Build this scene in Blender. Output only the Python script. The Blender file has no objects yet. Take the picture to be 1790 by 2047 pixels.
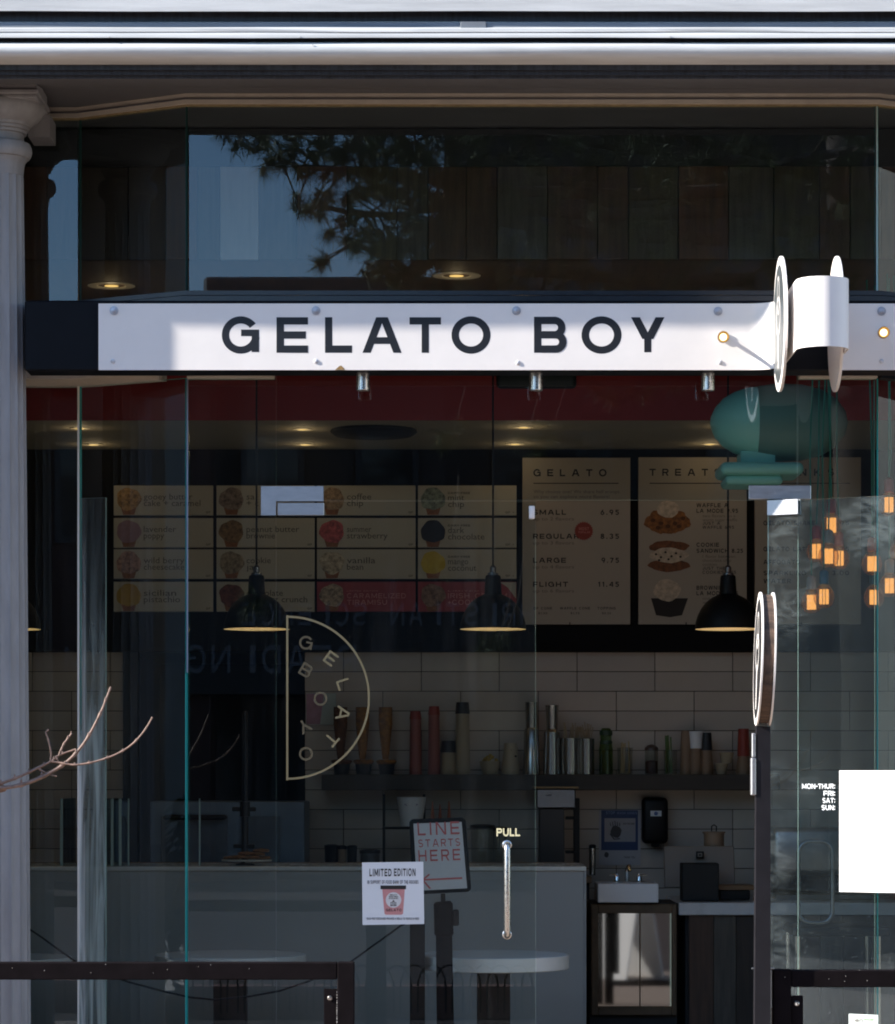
import bpy, bmesh, math, random
from math import radians as R, sin, cos, pi
from mathutils import Vector, Matrix

random.seed(7)
scene = bpy.context.scene
COL = scene.collection

# ------------------------------------------------------------------ camera, sky, sun, exposure
CAM_Y, CAM_Z, FPX = -12.0, 1.47, 6000.0      # camera stands 12 m from the shopfront, 6000 px focal length
cam_d = bpy.data.cameras.new('camera')
cam = bpy.data.objects.new('camera', cam_d)
COL.objects.link(cam)
cam.location = (0, CAM_Y, CAM_Z)
cam.rotation_euler = (R(90), 0, 0)
cam_d.sensor_fit = 'HORIZONTAL'
cam_d.sensor_width = 36
cam_d.lens = 36 * FPX / 1790
cam_d.shift_y = (1560 - 1023.5) / 1790
cam_d.clip_start = 0.05
cam_d.clip_end = 800
scene.camera = cam

SUN_AZ, SUN_EL = 78.0, 28.0                   # degrees left of the facade normal, degrees up
to_sun = Vector((-sin(R(SUN_AZ)) * cos(R(SUN_EL)), -cos(R(SUN_AZ)) * cos(R(SUN_EL)), sin(R(SUN_EL))))
world = bpy.data.worlds.new('World')
scene.world = world
world.use_nodes = True
wn = world.node_tree.nodes
wl = world.node_tree.links
bg = wn['Background']
sky = wn.new('ShaderNodeTexSky')
sky.sky_type = 'NISHITA'
sky.sun_disc = False
sky.sun_elevation = R(SUN_EL)
sky.sun_rotation = math.atan2(to_sun.x, to_sun.y)
sky.air_density = 1.0
sky.dust_density = 0.0
sky.ozone_density = 2.6
# thin cirrus over the blue
tc = wn.new('ShaderNodeTexCoord')
mp = wn.new('ShaderNodeMapping'); mp.inputs['Scale'].default_value = (2.0, 2.0, 9.0)
nz = wn.new('ShaderNodeTexNoise'); nz.inputs['Scale'].default_value = 1.6; nz.inputs['Detail'].default_value = 6
rp = wn.new('ShaderNodeValToRGB'); rp.color_ramp.elements[0].position = .52; rp.color_ramp.elements[1].position = .8
mx = wn.new('ShaderNodeMixRGB'); mx.inputs['Color2'].default_value = (6, 6, 6.6, 1)
ml = wn.new('ShaderNodeMath'); ml.operation = 'MULTIPLY'; ml.inputs[1].default_value = .28
wl.new(tc.outputs['Generated'], mp.inputs[0]); wl.new(mp.outputs[0], nz.inputs['Vector'])
wl.new(nz.outputs['Fac'], rp.inputs[0]); wl.new(rp.outputs[0], ml.inputs[0])
wl.new(ml.outputs[0], mx.inputs['Fac']); wl.new(sky.outputs[0], mx.inputs['Color1'])
wl.new(mx.outputs[0], bg.inputs['Color'])
bg.inputs['Strength'].default_value = 0.15

sun_d = bpy.data.lights.new('sun', 'SUN')
sun_d.energy = 5.0
sun_d.angle = R(0.53)
sun_d.color = (1.0, .94, .85)
sun = bpy.data.objects.new('sun', sun_d)
COL.objects.link(sun)
sun.rotation_euler = to_sun.to_track_quat('Z', 'Y').to_euler()

vs = scene.view_settings
scene.display_settings.display_device = 'sRGB'
vs.view_transform = 'Standard'
vs.look = 'None'
vs.exposure = 1.25
vs.gamma = 1
vs.use_curve_mapping = False
scene.render.filter_size = 1.5
scene.cycles.filter_width = 1.9
scene.cycles.max_bounces = 10
scene.cycles.transparent_max_bounces = 40
scene.cycles.glossy_bounces = 5
scene.cycles.sample_clamp_indirect = 6
scene.cycles.caustics_reflective = False
scene.cycles.caustics_refractive = False


# ------------------------------------------------------------------ helpers
def W(px, py, Y):
    d = Y - CAM_Y
    return Vector(((px - 895) * d / FPX, Y, CAM_Z + (1560 - py) * d / FPX))


def S(Y):
    return (Y - CAM_Y) / FPX                  # metres per photo pixel at depth Y


class MB:
    """collects geometry for ONE mesh, in world coordinates"""
    def __init__(s):
        s.bm = bmesh.new()

    def poly(s, pts, mat=0):
        f = s.bm.faces.new([s.bm.verts.new(p) for p in pts])
        f.material_index = mat
        return f

    def box(s, x0, x1, y0, y1, z0, z1, bev=0, mat=0, rot=None, piv=None, seg=1):
        x0, x1 = min(x0, x1), max(x0, x1)
        y0, y1 = min(y0, y1), max(y0, y1)
        z0, z1 = min(z0, z1), max(z0, z1)
        c = [(x0, y0, z0), (x1, y0, z0), (x1, y1, z0), (x0, y1, z0), (x0, y0, z1), (x1, y0, z1), (x1, y1, z1), (x0, y1, z1)]
        v = [s.bm.verts.new(p) for p in c]
        fs = []
        for q in ((0, 3, 2, 1), (4, 5, 6, 7), (0, 1, 5, 4), (1, 2, 6, 5), (2, 3, 7, 6), (3, 0, 4, 7)):
            f = s.bm.faces.new([v[i] for i in q]); f.material_index = mat; fs.append(f)
        if rot is not None:
            bmesh.ops.rotate(s.bm, verts=v, cent=Vector(piv), matrix=rot)
        if bev > 0:
            es = list({e for f in fs for e in f.edges})
            bmesh.ops.bevel(s.bm, geom=es, offset=bev, segments=seg, affect='EDGES', profile=.5)

    def pbox(s, px0, py0, px1, py1, Y, depth, bev=0, mat=0, seg=1):
        """box whose front face shows at these photo pixels when it stands at depth Y"""
        a = W(px0, py1, Y); b = W(px1, py0, Y)
        s.box(a.x, b.x, Y, Y + depth, a.z, b.z, bev, mat, seg=seg)

    def prism(s, pts, vec, mat=0):
        """polygon extruded along vec, closed"""
        vec = Vector(vec)
        a = [s.bm.verts.new(p) for p in pts]
        b = [s.bm.verts.new(Vector(p) + vec) for p in pts]
        n = len(a)
        fs = [s.bm.faces.new(a[::-1]), s.bm.faces.new(b)]
        for i in range(n):
            fs.append(s.bm.faces.new([a[i], a[(i + 1) % n], b[(i + 1) % n], b[i]]))
        for f in fs:
            f.material_index = mat
        bmesh.ops.recalc_face_normals(s.bm, faces=fs)

    def tube(s, pts, r, n=8, cap=True, mat=0):
        pts = [Vector(p) for p in pts]
        rs = r if isinstance(r, (list, tuple)) else [r] * len(pts)
        rings = []
        ref = None
        for i, p in enumerate(pts):
            d = (pts[min(i + 1, len(pts) - 1)] - pts[max(i - 1, 0)]).normalized()
            if ref is None:
                ref = Vector((0, 0, 1)) if abs(d.z) < .9 else Vector((1, 0, 0))
            u = (ref - d * ref.dot(d)).normalized()
            w = d.cross(u)
            ref = u
            rings.append([s.bm.verts.new(p + (u * cos(2 * pi * k / n) + w * sin(2 * pi * k / n)) * rs[i]) for k in range(n)])
        for i in range(len(rings) - 1):
            for k in range(n):
                f = s.bm.faces.new([rings[i][k], rings[i][(k + 1) % n], rings[i + 1][(k + 1) % n], rings[i + 1][k]])
                f.material_index = mat
        if cap:
            s.bm.faces.new(rings[0][::-1]).material_index = mat
            s.bm.faces.new(rings[-1]).material_index = mat

    def lathe(s, c, prof, n=32, axis='Z', mat=0, close=True):
        """prof = [(radius, along axis)] about point c"""
        c = Vector(c)
        rings = []
        for r, h in prof:
            ring = []
            for k in range(n):
                a = 2 * pi * k / n
                if axis == 'Z':
                    p = Vector((r * cos(a), r * sin(a), h))
                elif axis == 'X':
                    p = Vector((h, r * cos(a), r * sin(a)))
                else:
                    p = Vector((r * sin(a), h, r * cos(a)))
                ring.append(s.bm.verts.new(c + p))
            rings.append(ring)
        for i in range(len(rings) - 1):
            for k in range(n):
                s.bm.faces.new([rings[i][k], rings[i][(k + 1) % n], rings[i + 1][(k + 1) % n], rings[i + 1][k]]).material_index = mat
        if close:
            if prof[0][0] > 1e-6: s.bm.faces.new(rings[0][::-1]).material_index = mat
            if prof[-1][0] > 1e-6: s.bm.faces.new(rings[-1]).material_index = mat

    def ball(s, c, rx, ry=None, rz=None, sub=2, mat=0):
        ry = ry or rx; rz = rz or rx
        r = bmesh.ops.create_icosphere(s.bm, subdivisions=sub, radius=1, matrix=Matrix.Translation(Vector(c)) @ Matrix.Diagonal((rx, ry, rz, 1)))
        for v in r['verts']:
            for f in v.link_faces:
                f.material_index = mat


ORIGIN = {}


def empty(name, loc, label=None, cat=None, group=None):
    o = bpy.data.objects.new(name, None)
    COL.objects.link(o)
    o.location = loc
    o.empty_display_size = .1
    ORIGIN[o.name] = Vector(loc)
    if label: tag(o, label, cat, group)
    return o


def tag(o, label, cat=None, group=None, kind=None):
    if label: o['label'] = label
    if cat: o['category'] = cat
    if group: o['group'] = group
    if kind: o['kind'] = kind
    return o


def build(name, mb, mats, parent=None, label=None, smooth=35, kind=None, weld=True):
    """links the collected geometry as ONE mesh object under its thing"""
    bm = mb.bm
    if weld:
        bmesh.ops.remove_doubles(bm, verts=bm.verts, dist=1e-5)
    bmesh.ops.recalc_face_normals(bm, faces=bm.faces) if smooth != 'keep' else None
    off = ORIGIN[parent.name] if parent is not None else None
    if off is None:
        n = max(1, len(bm.verts))
        off = sum((v.co for v in bm.verts), Vector()) / n
        off = Vector((round(off.x, 3), round(off.y, 3), round(min((v.co.z for v in bm.verts), default=0), 3)))
    for v in bm.verts:
        v.co -= off
    if smooth and smooth != 'keep':
        lim = R(smooth)
        for f in bm.faces: f.smooth = True
        for e in bm.edges:
            if len(e.link_faces) != 2 or e.calc_face_angle(0) > lim:
                e.smooth = False
    me = bpy.data.meshes.new(name)
    bm.to_mesh(me)
    bm.free()
    for m in (mats if isinstance(mats, (list, tuple)) else [mats]):
        me.materials.append(m)
    o = bpy.data.objects.new(name, me)
    COL.objects.link(o)
    if parent is not None:
        o.parent = parent
        ORIGIN[o.name] = off
    else:
        o.location = off
        ORIGIN[o.name] = off
    if label: o['label'] = label
    if kind: o['kind'] = kind
    return o


def kids(o):
    return list(o.children)


def copy_tree(o, parent=None, delta=None):
    c = o.copy()
    COL.objects.link(c)
    if parent is not None: c.parent = parent
    ORIGIN[c.name] = ORIGIN.get(o.name, Vector()).copy()
    if delta is not None:
        c.location = o.location + Vector(delta)
    for ch in kids(o):
        copy_tree(ch, c)
    return c


# ------------------------------------------------------------------ materials
MATS = {}


def mat(name, col, rough=.5, metal=0, noise=0, nscale=20, bump=0, stretch=None, spec=None, emit=None, estr=0, coat=0, trans=0):
    if name in MATS: return MATS[name]
    m = bpy.data.materials.new(name)
    m.use_nodes = True
    nt = m.node_tree
    b = nt.nodes['Principled BSDF']
    b.inputs['Base Color'].default_value = (*col, 1)
    b.inputs['Roughness'].default_value = rough
    b.inputs['Metallic'].default_value = metal
    if spec is not None: b.inputs['Specular IOR Level'].default_value = spec
    if coat: b.inputs['Coat Weight'].default_value = coat
    if emit:
        b.inputs['Emission Color'].default_value = (*emit, 1)
        b.inputs['Emission Strength'].default_value = estr
    if noise or bump:
        t = nt.nodes.new('ShaderNodeTexCoord')
        mp = nt.nodes.new('ShaderNodeMapping')
        if stretch: mp.inputs['Scale'].default_value = stretch
        nt.links.new(t.outputs['Object'], mp.inputs[0])
        n = nt.nodes.new('ShaderNodeTexNoise')
        n.inputs['Scale'].default_value = nscale
        n.inputs['Detail'].default_value = 6
        n.inputs['Roughness'].default_value = .62
        nt.links.new(mp.outputs[0], n.inputs['Vector'])
        if noise:
            mr = nt.nodes.new('ShaderNodeMapRange')
            mr.inputs['From Min'].default_value = .3; mr.inputs['From Max'].default_value = .7
            mr.inputs['To Min'].default_value = 1 - noise; mr.inputs['To Max'].default_value = 1 + noise * .6
            hs = nt.nodes.new('ShaderNodeMixRGB'); hs.blend_type = 'MULTIPLY'; hs.inputs['Fac'].default_value = 1
            hs.inputs['Color1'].default_value = (*col, 1)
            cc = nt.nodes.new('ShaderNodeCombineColor')
            nt.links.new(n.outputs['Fac'], mr.inputs['Value'])
            for i in range(3): nt.links.new(mr.outputs[0], cc.inputs[i])
            nt.links.new(cc.outputs[0], hs.inputs['Color2'])
            nt.links.new(hs.outputs[0], b.inputs['Base Color'])
            r2 = nt.nodes.new('ShaderNodeMapRange')
            r2.inputs['To Min'].default_value = max(0, rough - .12); r2.inputs['To Max'].default_value = min(1, rough + .12)
            nt.links.new(n.outputs['Fac'], r2.inputs['Value'])
            nt.links.new(r2.outputs[0], b.inputs['Roughness'])
        if bump:
            bp = nt.nodes.new('ShaderNodeBump')
            bp.inputs['Strength'].default_value = bump
            bp.inputs['Distance'].default_value = .004
            nt.links.new(n.outputs['Fac'], bp.inputs['Height'])
            nt.links.new(bp.outputs[0], b.inputs['Normal'])
    MATS[name] = m
    return m


def emis(name, col, s):
    if name in MATS: return MATS[name]
    m = bpy.data.materials.new(name)
    m.use_nodes = True
    nt = m.node_tree
    nt.nodes.remove(nt.nodes['Principled BSDF'])
    e = nt.nodes.new('ShaderNodeEmission')
    e.inputs[0].default_value = (*col, 1); e.inputs[1].default_value = s
    nt.links.new(e.outputs[0], nt.nodes['Material Output'].inputs[0])
    MATS[name] = m
    return m


def glass_mat(name, tint=(.80, .85, .83), refl=.075, dirt=0, dirt_col=(.75, .8, .8), streak=(6, 6, 1.2), dscale=2.0, lo=.5, hi=.75, specks=0, zfade=None):
    """architectural pane: see-through, mirror-like by angle, with a film of wiped dirt"""
    m = bpy.data.materials.new(name)
    m.use_nodes = True
    nt = m.node_tree; N = nt.nodes.new; L = nt.links.new
    nt.nodes.remove(nt.nodes['Principled BSDF'])
    out = nt.nodes['Material Output']
    lw = N('ShaderNodeLayerWeight'); lw.inputs[0].default_value = .5
    pw = N('ShaderNodeMath'); pw.operation = 'POWER'; pw.inputs[1].default_value = 5
    ma = N('ShaderNodeMath'); ma.operation = 'MULTIPLY_ADD'; ma.inputs[1].default_value = .9; ma.inputs[2].default_value = refl
    L(lw.outputs['Facing'], pw.inputs[0]); L(pw.outputs[0], ma.inputs[0])
    tr = N('ShaderNodeBsdfTransparent'); tr.inputs[0].default_value = (*tint, 1)
    gl = N('ShaderNodeBsdfGlossy'); gl.inputs['Roughness'].default_value = 0.0; gl.inputs[0].default_value = (.70, .86, 1, 1)
    mix = N('ShaderNodeMixShader')
    L(ma.outputs[0], mix.inputs[0]); L(tr.outputs[0], mix.inputs[1]); L(gl.outputs[0], mix.inputs[2])
    last = mix
    if dirt:
        t = N('ShaderNodeTexCoord'); mp = N('ShaderNodeMapping'); mp.inputs['Scale'].default_value = streak
        L(t.outputs['Object'], mp.inputs[0])
        n = N('ShaderNodeTexNoise'); n.inputs['Scale'].default_value = dscale; n.inputs['Detail'].default_value = 7; n.inputs['Distortion'].default_value = .8
        L(mp.outputs[0], n.inputs['Vector'])
        mr = N('ShaderNodeMapRange'); mr.inputs['From Min'].default_value = lo; mr.inputs['From Max'].default_value = hi
        mr.inputs['To Max'].default_value = dirt; mr.inputs['To Min'].default_value = dirt * .12
        L(n.outputs['Fac'], mr.inputs['Value'])
        fac = mr.outputs[0]
        if zfade:
            sz = N('ShaderNodeSeparateXYZ'); L(t.outputs['Object'], sz.inputs[0])
            fz = N('ShaderNodeMapRange'); fz.inputs['From Min'].default_value = zfade[0]; fz.inputs['From Max'].default_value = zfade[1]
            fz.inputs['To Min'].default_value = 1; fz.inputs['To Max'].default_value = .08; L(sz.outputs['Z'], fz.inputs['Value'])
            mz = N('ShaderNodeMath'); mz.operation = 'MULTIPLY'; L(fac, mz.inputs[0]); L(fz.outputs[0], mz.inputs[1]); fac = mz.outputs[0]
        if specks:
            v = N('ShaderNodeTexVoronoi'); v.inputs['Scale'].default_value = 90
            L(t.outputs['Object'], v.inputs['Vector'])
            lt = N('ShaderNodeMath'); lt.operation = 'LESS_THAN'; lt.inputs[1].default_value = .16
            L(v.outputs['Distance'], lt.inputs[0])
            n2 = N('ShaderNodeTexNoise'); n2.inputs['Scale'].default_value = 7; L(t.outputs['Object'], n2.inputs['Vector'])
            gt = N('ShaderNodeMath'); gt.operation = 'GREATER_THAN'; gt.inputs[1].default_value = .52; L(n2.outputs['Fac'], gt.inputs[0])
            mu = N('ShaderNodeMath'); mu.operation = 'MULTIPLY'; L(lt.outputs[0], mu.inputs[0]); L(gt.outputs[0], mu.inputs[1])
            mu2 = N('ShaderNodeMath'); mu2.operation = 'MULTIPLY_ADD'; mu2.inputs[1].default_value = specks; L(mu.outputs[0], mu2.inputs[0]); L(fac, mu2.inputs[2])
            fac = mu2.outputs[0]
        df = N('ShaderNodeBsdfDiffuse'); df.inputs[0].default_value = (*dirt_col, 1)
        m2 = N('ShaderNodeMixShader')
        L(fac, m2.inputs[0]); L(mix.outputs[0], m2.inputs[1]); L(df.outputs[0], m2.inputs[2])
        last = m2
    L(last.outputs[0], out.inputs[0])
    return m


def clear_mat():
    m = bpy.data.materials.new('glass_inner_face')
    m.use_nodes = True
    nt = m.node_tree
    nt.nodes.remove(nt.nodes['Principled BSDF'])
    t = nt.nodes.new('ShaderNodeBsdfTransparent')
    t.inputs[0].default_value = (.98, .99, .985, 1)
    nt.links.new(t.outputs[0], nt.nodes['Material Output'].inputs[0])
    return m


M_clear = clear_mat()
M_glass = glass_mat('shop_glass')
M_glass_dusty = glass_mat('dusty_glass', dirt=.012, streak=(5, 5, .35), dscale=2.2, specks=.012)
M_glass_sunlit_smear = glass_mat('sunlit_smear_glass', dirt=1.0, dirt_col=(.8, .86, .84), streak=(22, 22, 1.0), dscale=1.5, lo=.36, hi=.66, zfade=(1.3, 2.5))  # real smears, made paler and heavier so the strip looks sunlit
def door_glass():
    """pane with wiped arcs of grime near its head and hinge side, and splash specks low down"""
    m = glass_mat('wiped_door_glass', refl=.085, dirt=.014, dirt_col=(.62, .74, .76), streak=(2.5, 2.5, 1.5), dscale=1.6, lo=.35, hi=.8)
    nt = m.node_tree; N = nt.nodes.new; L = nt.links.new
    mix = nt.nodes['Material Output'].inputs[0].links[0].from_node
    old = mix.inputs[0].links[0].from_socket
    def math_(op, a, b):
        k = N('ShaderNodeMath'); k.operation = op
        for i, v in ((0, a), (1, b)):
            if isinstance(v, (int, float)): k.inputs[i].default_value = v
            else: L(v, k.inputs[i])
        return k.outputs[0]
    def rng(v, a, b, c, d):
        k = N('ShaderNodeMapRange'); k.inputs['From Min'].default_value = a; k.inputs['From Max'].default_value = b
        k.inputs['To Min'].default_value = c; k.inputs['To Max'].default_value = d; L(v, k.inputs['Value']); return k.outputs[0]
    t = N('ShaderNodeTexCoord'); sp = N('ShaderNodeSeparateXYZ'); L(t.outputs['Object'], sp.inputs[0])
    mp = N('ShaderNodeMapping'); mp.inputs['Scale'].default_value = (7, 7, 16); mp.inputs['Rotation'].default_value = (0, .5, 0); L(t.outputs['Object'], mp.inputs[0])
    wv = N('ShaderNodeTexNoise'); wv.inputs['Scale'].default_value = 1.3; wv.inputs['Detail'].default_value = 4; wv.inputs['Distortion'].default_value = 1.6; L(mp.outputs[0], wv.inputs['Vector'])
    n = N('ShaderNodeTexNoise'); n.inputs['Scale'].default_value = 4; n.inputs['Detail'].default_value = 5; L(t.outputs['Object'], n.inputs['Vector'])
    head = rng(sp.outputs['Z'], 2.15, 2.56, 0, 1); side = rng(sp.outputs['X'], .0, .22, .75, 0)
    zone = math_('MAXIMUM', head, side)
    sm = math_('MULTIPLY', math_('MULTIPLY', rng(wv.outputs['Fac'], .38, .72, .1, 1), rng(n.outputs['Fac'], .42, .68, 0, 1)), math_('MULTIPLY', zone, .15))
    fine = N('ShaderNodeTexVoronoi'); fine.inputs['Scale'].default_value = 75; L(t.outputs['Object'], fine.inputs['Vector'])
    dots = math_('MULTIPLY', math_('LESS_THAN', fine.outputs['Distance'], .17), rng(sp.outputs['Z'], .6, 1.5, .09, .005))
    n3 = N('ShaderNodeTexNoise'); n3.inputs['Scale'].default_value = 30; L(t.outputs['Object'], n3.inputs['Vector'])
    dots = math_('MULTIPLY', dots, math_('GREATER_THAN', n3.outputs['Fac'], .5))
    tot = math_('ADD', math_('ADD', old, sm), dots)
    L(tot, mix.inputs[0])
    return m


M_glass_door = door_glass()
M_edge = mat('green_glass_edge', (.05, .45, .44), .2, spec=.8)
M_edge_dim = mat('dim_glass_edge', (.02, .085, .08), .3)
M_edge_pale = mat('pale_glass_edge', (.45, .62, .6), .25, spec=.8)
M_amber = glass_mat('amber_bulb_glass', tint=(.95, .84, .66), refl=.07, dirt=.10, dirt_col=(.85, .42, .12), lo=-2, hi=-1)
M_white = mat('white_sign_paint', (.83, .785, .755), .45, noise=.04, nscale=5)
M_black = mat('black_vinyl', (.012, .013, .017), .4)
M_beam = mat('black_beam_paint', (.006, .007, .010), .5, spec=.12, noise=.25, nscale=9)
M_frame = mat('dark_metal_frame', (.02, .023, .03), .35, noise=.2, nscale=12)
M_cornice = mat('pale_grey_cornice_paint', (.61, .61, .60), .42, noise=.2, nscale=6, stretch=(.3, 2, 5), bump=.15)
M_cornice_dk = mat('navy_shade_and_roof', (.032, .038, .052), .5, noise=.75, nscale=45, stretch=(1.6, .3, .25))  # cornice undersides: shade painted in as navy, plus dirt streaks; also roof colour
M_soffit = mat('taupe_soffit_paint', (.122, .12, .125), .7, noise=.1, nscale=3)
M_trim = mat('cream_trim_paint', (.6, .55, .47), .6, noise=.12, nscale=10)
M_caulk = mat('yellowed_caulk', (.35, .27, .14), .8, noise=.3, nscale=30)
M_column = mat('grey_column_paint', (.285, .285, .295), .6, noise=.16, nscale=10, stretch=(2.5, 2.5, .5), bump=.25)
M_steel = mat('brushed_steel', (.62, .6, .58), .28, 1, noise=.12, nscale=60, stretch=(.2, 6, 1))
M_satin = mat('satin_steel', (.5, .5, .52), .42, 1, noise=.08, nscale=80, stretch=(.3, 4, 1))
M_chrome = mat('chrome', (.8, .8, .8), .08, 1)
M_steel_dk = mat('dark_steel', (.22, .23, .25), .35, 1, noise=.15, nscale=10)
M_fence = mat('black_fence_paint', (.008, .006, .007), .8, spec=.05, noise=.35, nscale=14, bump=.15)
M_post = mat('charcoal_post_paint', (.013, .012, .015), .5, spec=.2, noise=.2, nscale=12)
M_tile = mat('glazed_white_tile', (.62, .58, .53), .22, noise=.05, nscale=6, spec=.6)
M_grout = mat('dark_grout', (.06, .055, .05), .9)
M_menublack = mat('matte_black_menu_wall', (.006, .006, .007), .8, spec=.2)
M_cream = mat('cream_menu_card', (.53, .48, .38), .6, noise=.03, nscale=5)
M_board = mat('kraft_menu_board', (.42, .36, .29), .6, noise=.03, nscale=4)
M_ink = mat('menu_ink', (.02, .018, .016), .7)
M_ink_soft = mat('soft_menu_ink', (.16, .14, .12), .7)
M_red = mat('red_bulkhead_paint', (.26, .018, .02), .6, noise=.06, nscale=2)
M_ceil = mat('plain_ceiling_paint', (.30, .27, .21), .8)
M_counter = mat('grey_counter_panel', (.33, .315, .295), .55, noise=.03, nscale=4)
M_countertop = mat('pale_quartz_top', (.55, .53, .48), .25, noise=.06, nscale=20)
M_woodtop = mat('oiled_wood_top', (.16, .085, .035), .45, noise=.35, nscale=7, stretch=(1, 10, 10))
M_darkwall = mat('dark_wall_paint', (.02, .02, .022), .8)
M_wallpaint = mat('interior_wall_paint', (.12, .11, .10), .8)
M_gold = mat('gold_vinyl', (.33, .26, .13), .45, noise=.05, nscale=9)
M_coral = mat('coral_paper', (.29, .09, .07), .6)
M_redcup = mat('red_paper', (.27, .04, .025), .55)
M_paper = mat('white_paper', (.78, .79, .8), .7, noise=.02, nscale=12)
M_paper2 = mat('bright_white_board', (.84, .84, .83), .7)
M_plastic = mat('black_plastic', (.006, .006, .007), .45, spec=.25)
M_brick = None
# ------------------------------------------------------------------ lettering: wide grotesk built from strokes
def _rect(x0, y0, x1, y1): return [(x0, y0), (x1, y0), (x1, y1), (x0, y1)]


def _arc(cx, cy, rx, ry, a0, a1, t, n=28):
    m = max(4, int(abs(a1 - a0) / 360 * n * 1.6))
    o = [(cx + rx * cos(R(a0 + (a1 - a0) * i / m)), cy + ry * sin(R(a0 + (a1 - a0) * i / m))) for i in range(m + 1)]
    q = [(cx + (rx - t) * cos(R(a0 + (a1 - a0) * i / m)), cy + (ry - t) * sin(R(a0 + (a1 - a0) * i / m))) for i in range(m + 1)]
    return ('strip', o, q)


def _diag(x0, y0, x1, y1, hw):
    """parallelogram with flat feet; x are left corners"""
    return [(x0, y0), (x0 + hw, y0), (x1 + hw, y1), (x1, y1)]


def glyph(ch, t):
    h = 1.0
    if ch == 'G': return 1.02, [_arc(.51, .5, .53, .53, 38, 352, t), _rect(.52, .5 - t * .15, 1.02, .5 + t * .75), _rect(1.02 - t, .02, 1.02, .5)]
    if ch == 'O': return 1.08, [_arc(.54, .5, .54, .53, 0, 360, t, 40)]
    if ch == 'Q': return 1.08, [_arc(.54, .5, .54, .53, 0, 360, t, 40), _diag(.6, .25, .85, -.03, t)]
    if ch == 'C': return .98, [_arc(.52, .5, .53, .53, 42, 318, t)]
    if ch == 'E': return .86, [_rect(0, 0, t, 1), _rect(t, 1 - t, .86, 1), _rect(t, .5 - t / 2, .8, .5 + t / 2), _rect(t, 0, .86, t)]
    if ch == 'F': return .8, [_rect(0, 0, t, 1), _rect(t, 1 - t, .8, 1), _rect(t, .46 - t / 2, .74, .46 + t / 2)]
    if ch == 'L': return .76, [_rect(0, 0, t, 1), _rect(t, 0, .76, t)]
    if ch == 'T': return .9, [_rect(0, 1 - t, .9, 1), _rect(.45 - t / 2, 0, .45 + t / 2, 1 - t)]
    if ch == 'I': return t, [_rect(0, 0, t, 1)]
    if ch == 'H': return .92, [_rect(0, 0, t, 1), _rect(.92 - t, 0, .92, 1), _rect(t, .5 - t / 2, .92 - t, .5 + t / 2)]
    if ch == 'A':
        hw = t * 1.12; w = 1.1
        return w, [_diag(0, 0, w / 2 - hw * .72, 1, hw), _diag(w - hw, 0, w / 2 - hw * .28, 1, hw), _rect(.24, .25, w - .24, .25 + t * .92)]
    if ch == 'V':
        hw = t * 1.12; w = 1.08
        return w, [_diag(w / 2 - hw * .72, 0, 0, 1, hw), _diag(w / 2 - hw * .28, 0, w - hw, 1, hw)]
    if ch == 'Y':
        hw = t * 1.25; w = .96
        return w, [_rect(w / 2 - t / 2, 0, w / 2 + t / 2, .42), _diag(w / 2 - hw * .62, .38, 0, 1, hw), _diag(w / 2 - hw * .38, .38, w - hw, 1, hw)]
    if ch in 'BPR':
        w = .9; r = .275
        st = [_rect(0, 0, t, 1)]
        if ch == 'B':
            r1, r2 = (.5 + t * .5) / 2 - .0, (.5 + t * .5) / 2
            st += [_rect(t, 1 - t, w - r1 - .03, 1), _rect(t, .5 - t / 2, w - r1, .5 + t / 2), _rect(t, 0, w - r2, t),
                   _arc(w - r1 - .03, 1 - r1, r1, r1, -90, 90, t), _arc(w - r2, r2, r2, r2, -90, 90, t)]
        else:
            r1 = .31
            st += [_rect(t, 1 - t, w - r1, 1), _rect(t, 1 - 2 * r1, w - r1, 1 - 2 * r1 + t), _arc(w - r1, 1 - r1, r1, r1, -90, 90, t)]
            if ch == 'R': st += [_diag(w - t * 1.15, 0, w * .46, 1 - 2 * r1 + t * .4, t * 1.15)]
        return w, st
    if ch == 'D':
        w = 1.0
        return w, [_rect(0, 0, t, 1), _rect(t, 1 - t, .5, 1), _rect(t, 0, .5, t), _arc(.5, .5, .5, .5, -90, 90, t)]
    if ch == 'U':
        w = .94
        return w, [_rect(0, .46, t, 1), _rect(w - t, .46, w, 1), _arc(w / 2, .46, w / 2, .48, 180, 360, t)]
    if ch == 'J': return .7, [_rect(.7 - t, .35, .7, 1), _arc(.35, .35, .35, .37, 180, 360, t)]
    if ch == 'N':
        hw = t * 1.2; w = .98
        return w, [_rect(0, 0, t, 1), _rect(w - t, 0, w, 1), _diag(w - hw, 0, 0, 1, hw)]
    if ch == 'M':
        hw = t * 1.1; w = 1.16
        return w, [_rect(0, 0, t, 1), _rect(w - t, 0, w, 1), _diag(w / 2 - hw / 2, .15, 0, 1, hw), _diag(w / 2 - hw / 2, .15, w - hw, 1, hw)]
    if ch == 'W':
        hw = t * 1.05; w = 1.4
        return w, [_diag(.35 - hw / 2, 0, 0, 1, hw), _diag(.35 - hw / 2, 0, w / 2 - hw / 2, 1, hw), _diag(1.05 - hw / 2, 0, w / 2 - hw / 2, 1, hw), _diag(1.05 - hw / 2, 0, w - hw, 1, hw)]
    if ch == 'K': return .9, [_rect(0, 0, t, 1), _diag(t * .6, .4, .9 - t * 1.3, 1, t * 1.3), _diag(.9 - t * 1.3, 0, .26, .58, t * 1.3)]
    if ch == 'X': return .95, [_diag(0, 0, .95 - t * 1.2, 1, t * 1.2), _diag(.95 - t * 1.2, 0, 0, 1, t * 1.2)]
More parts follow.
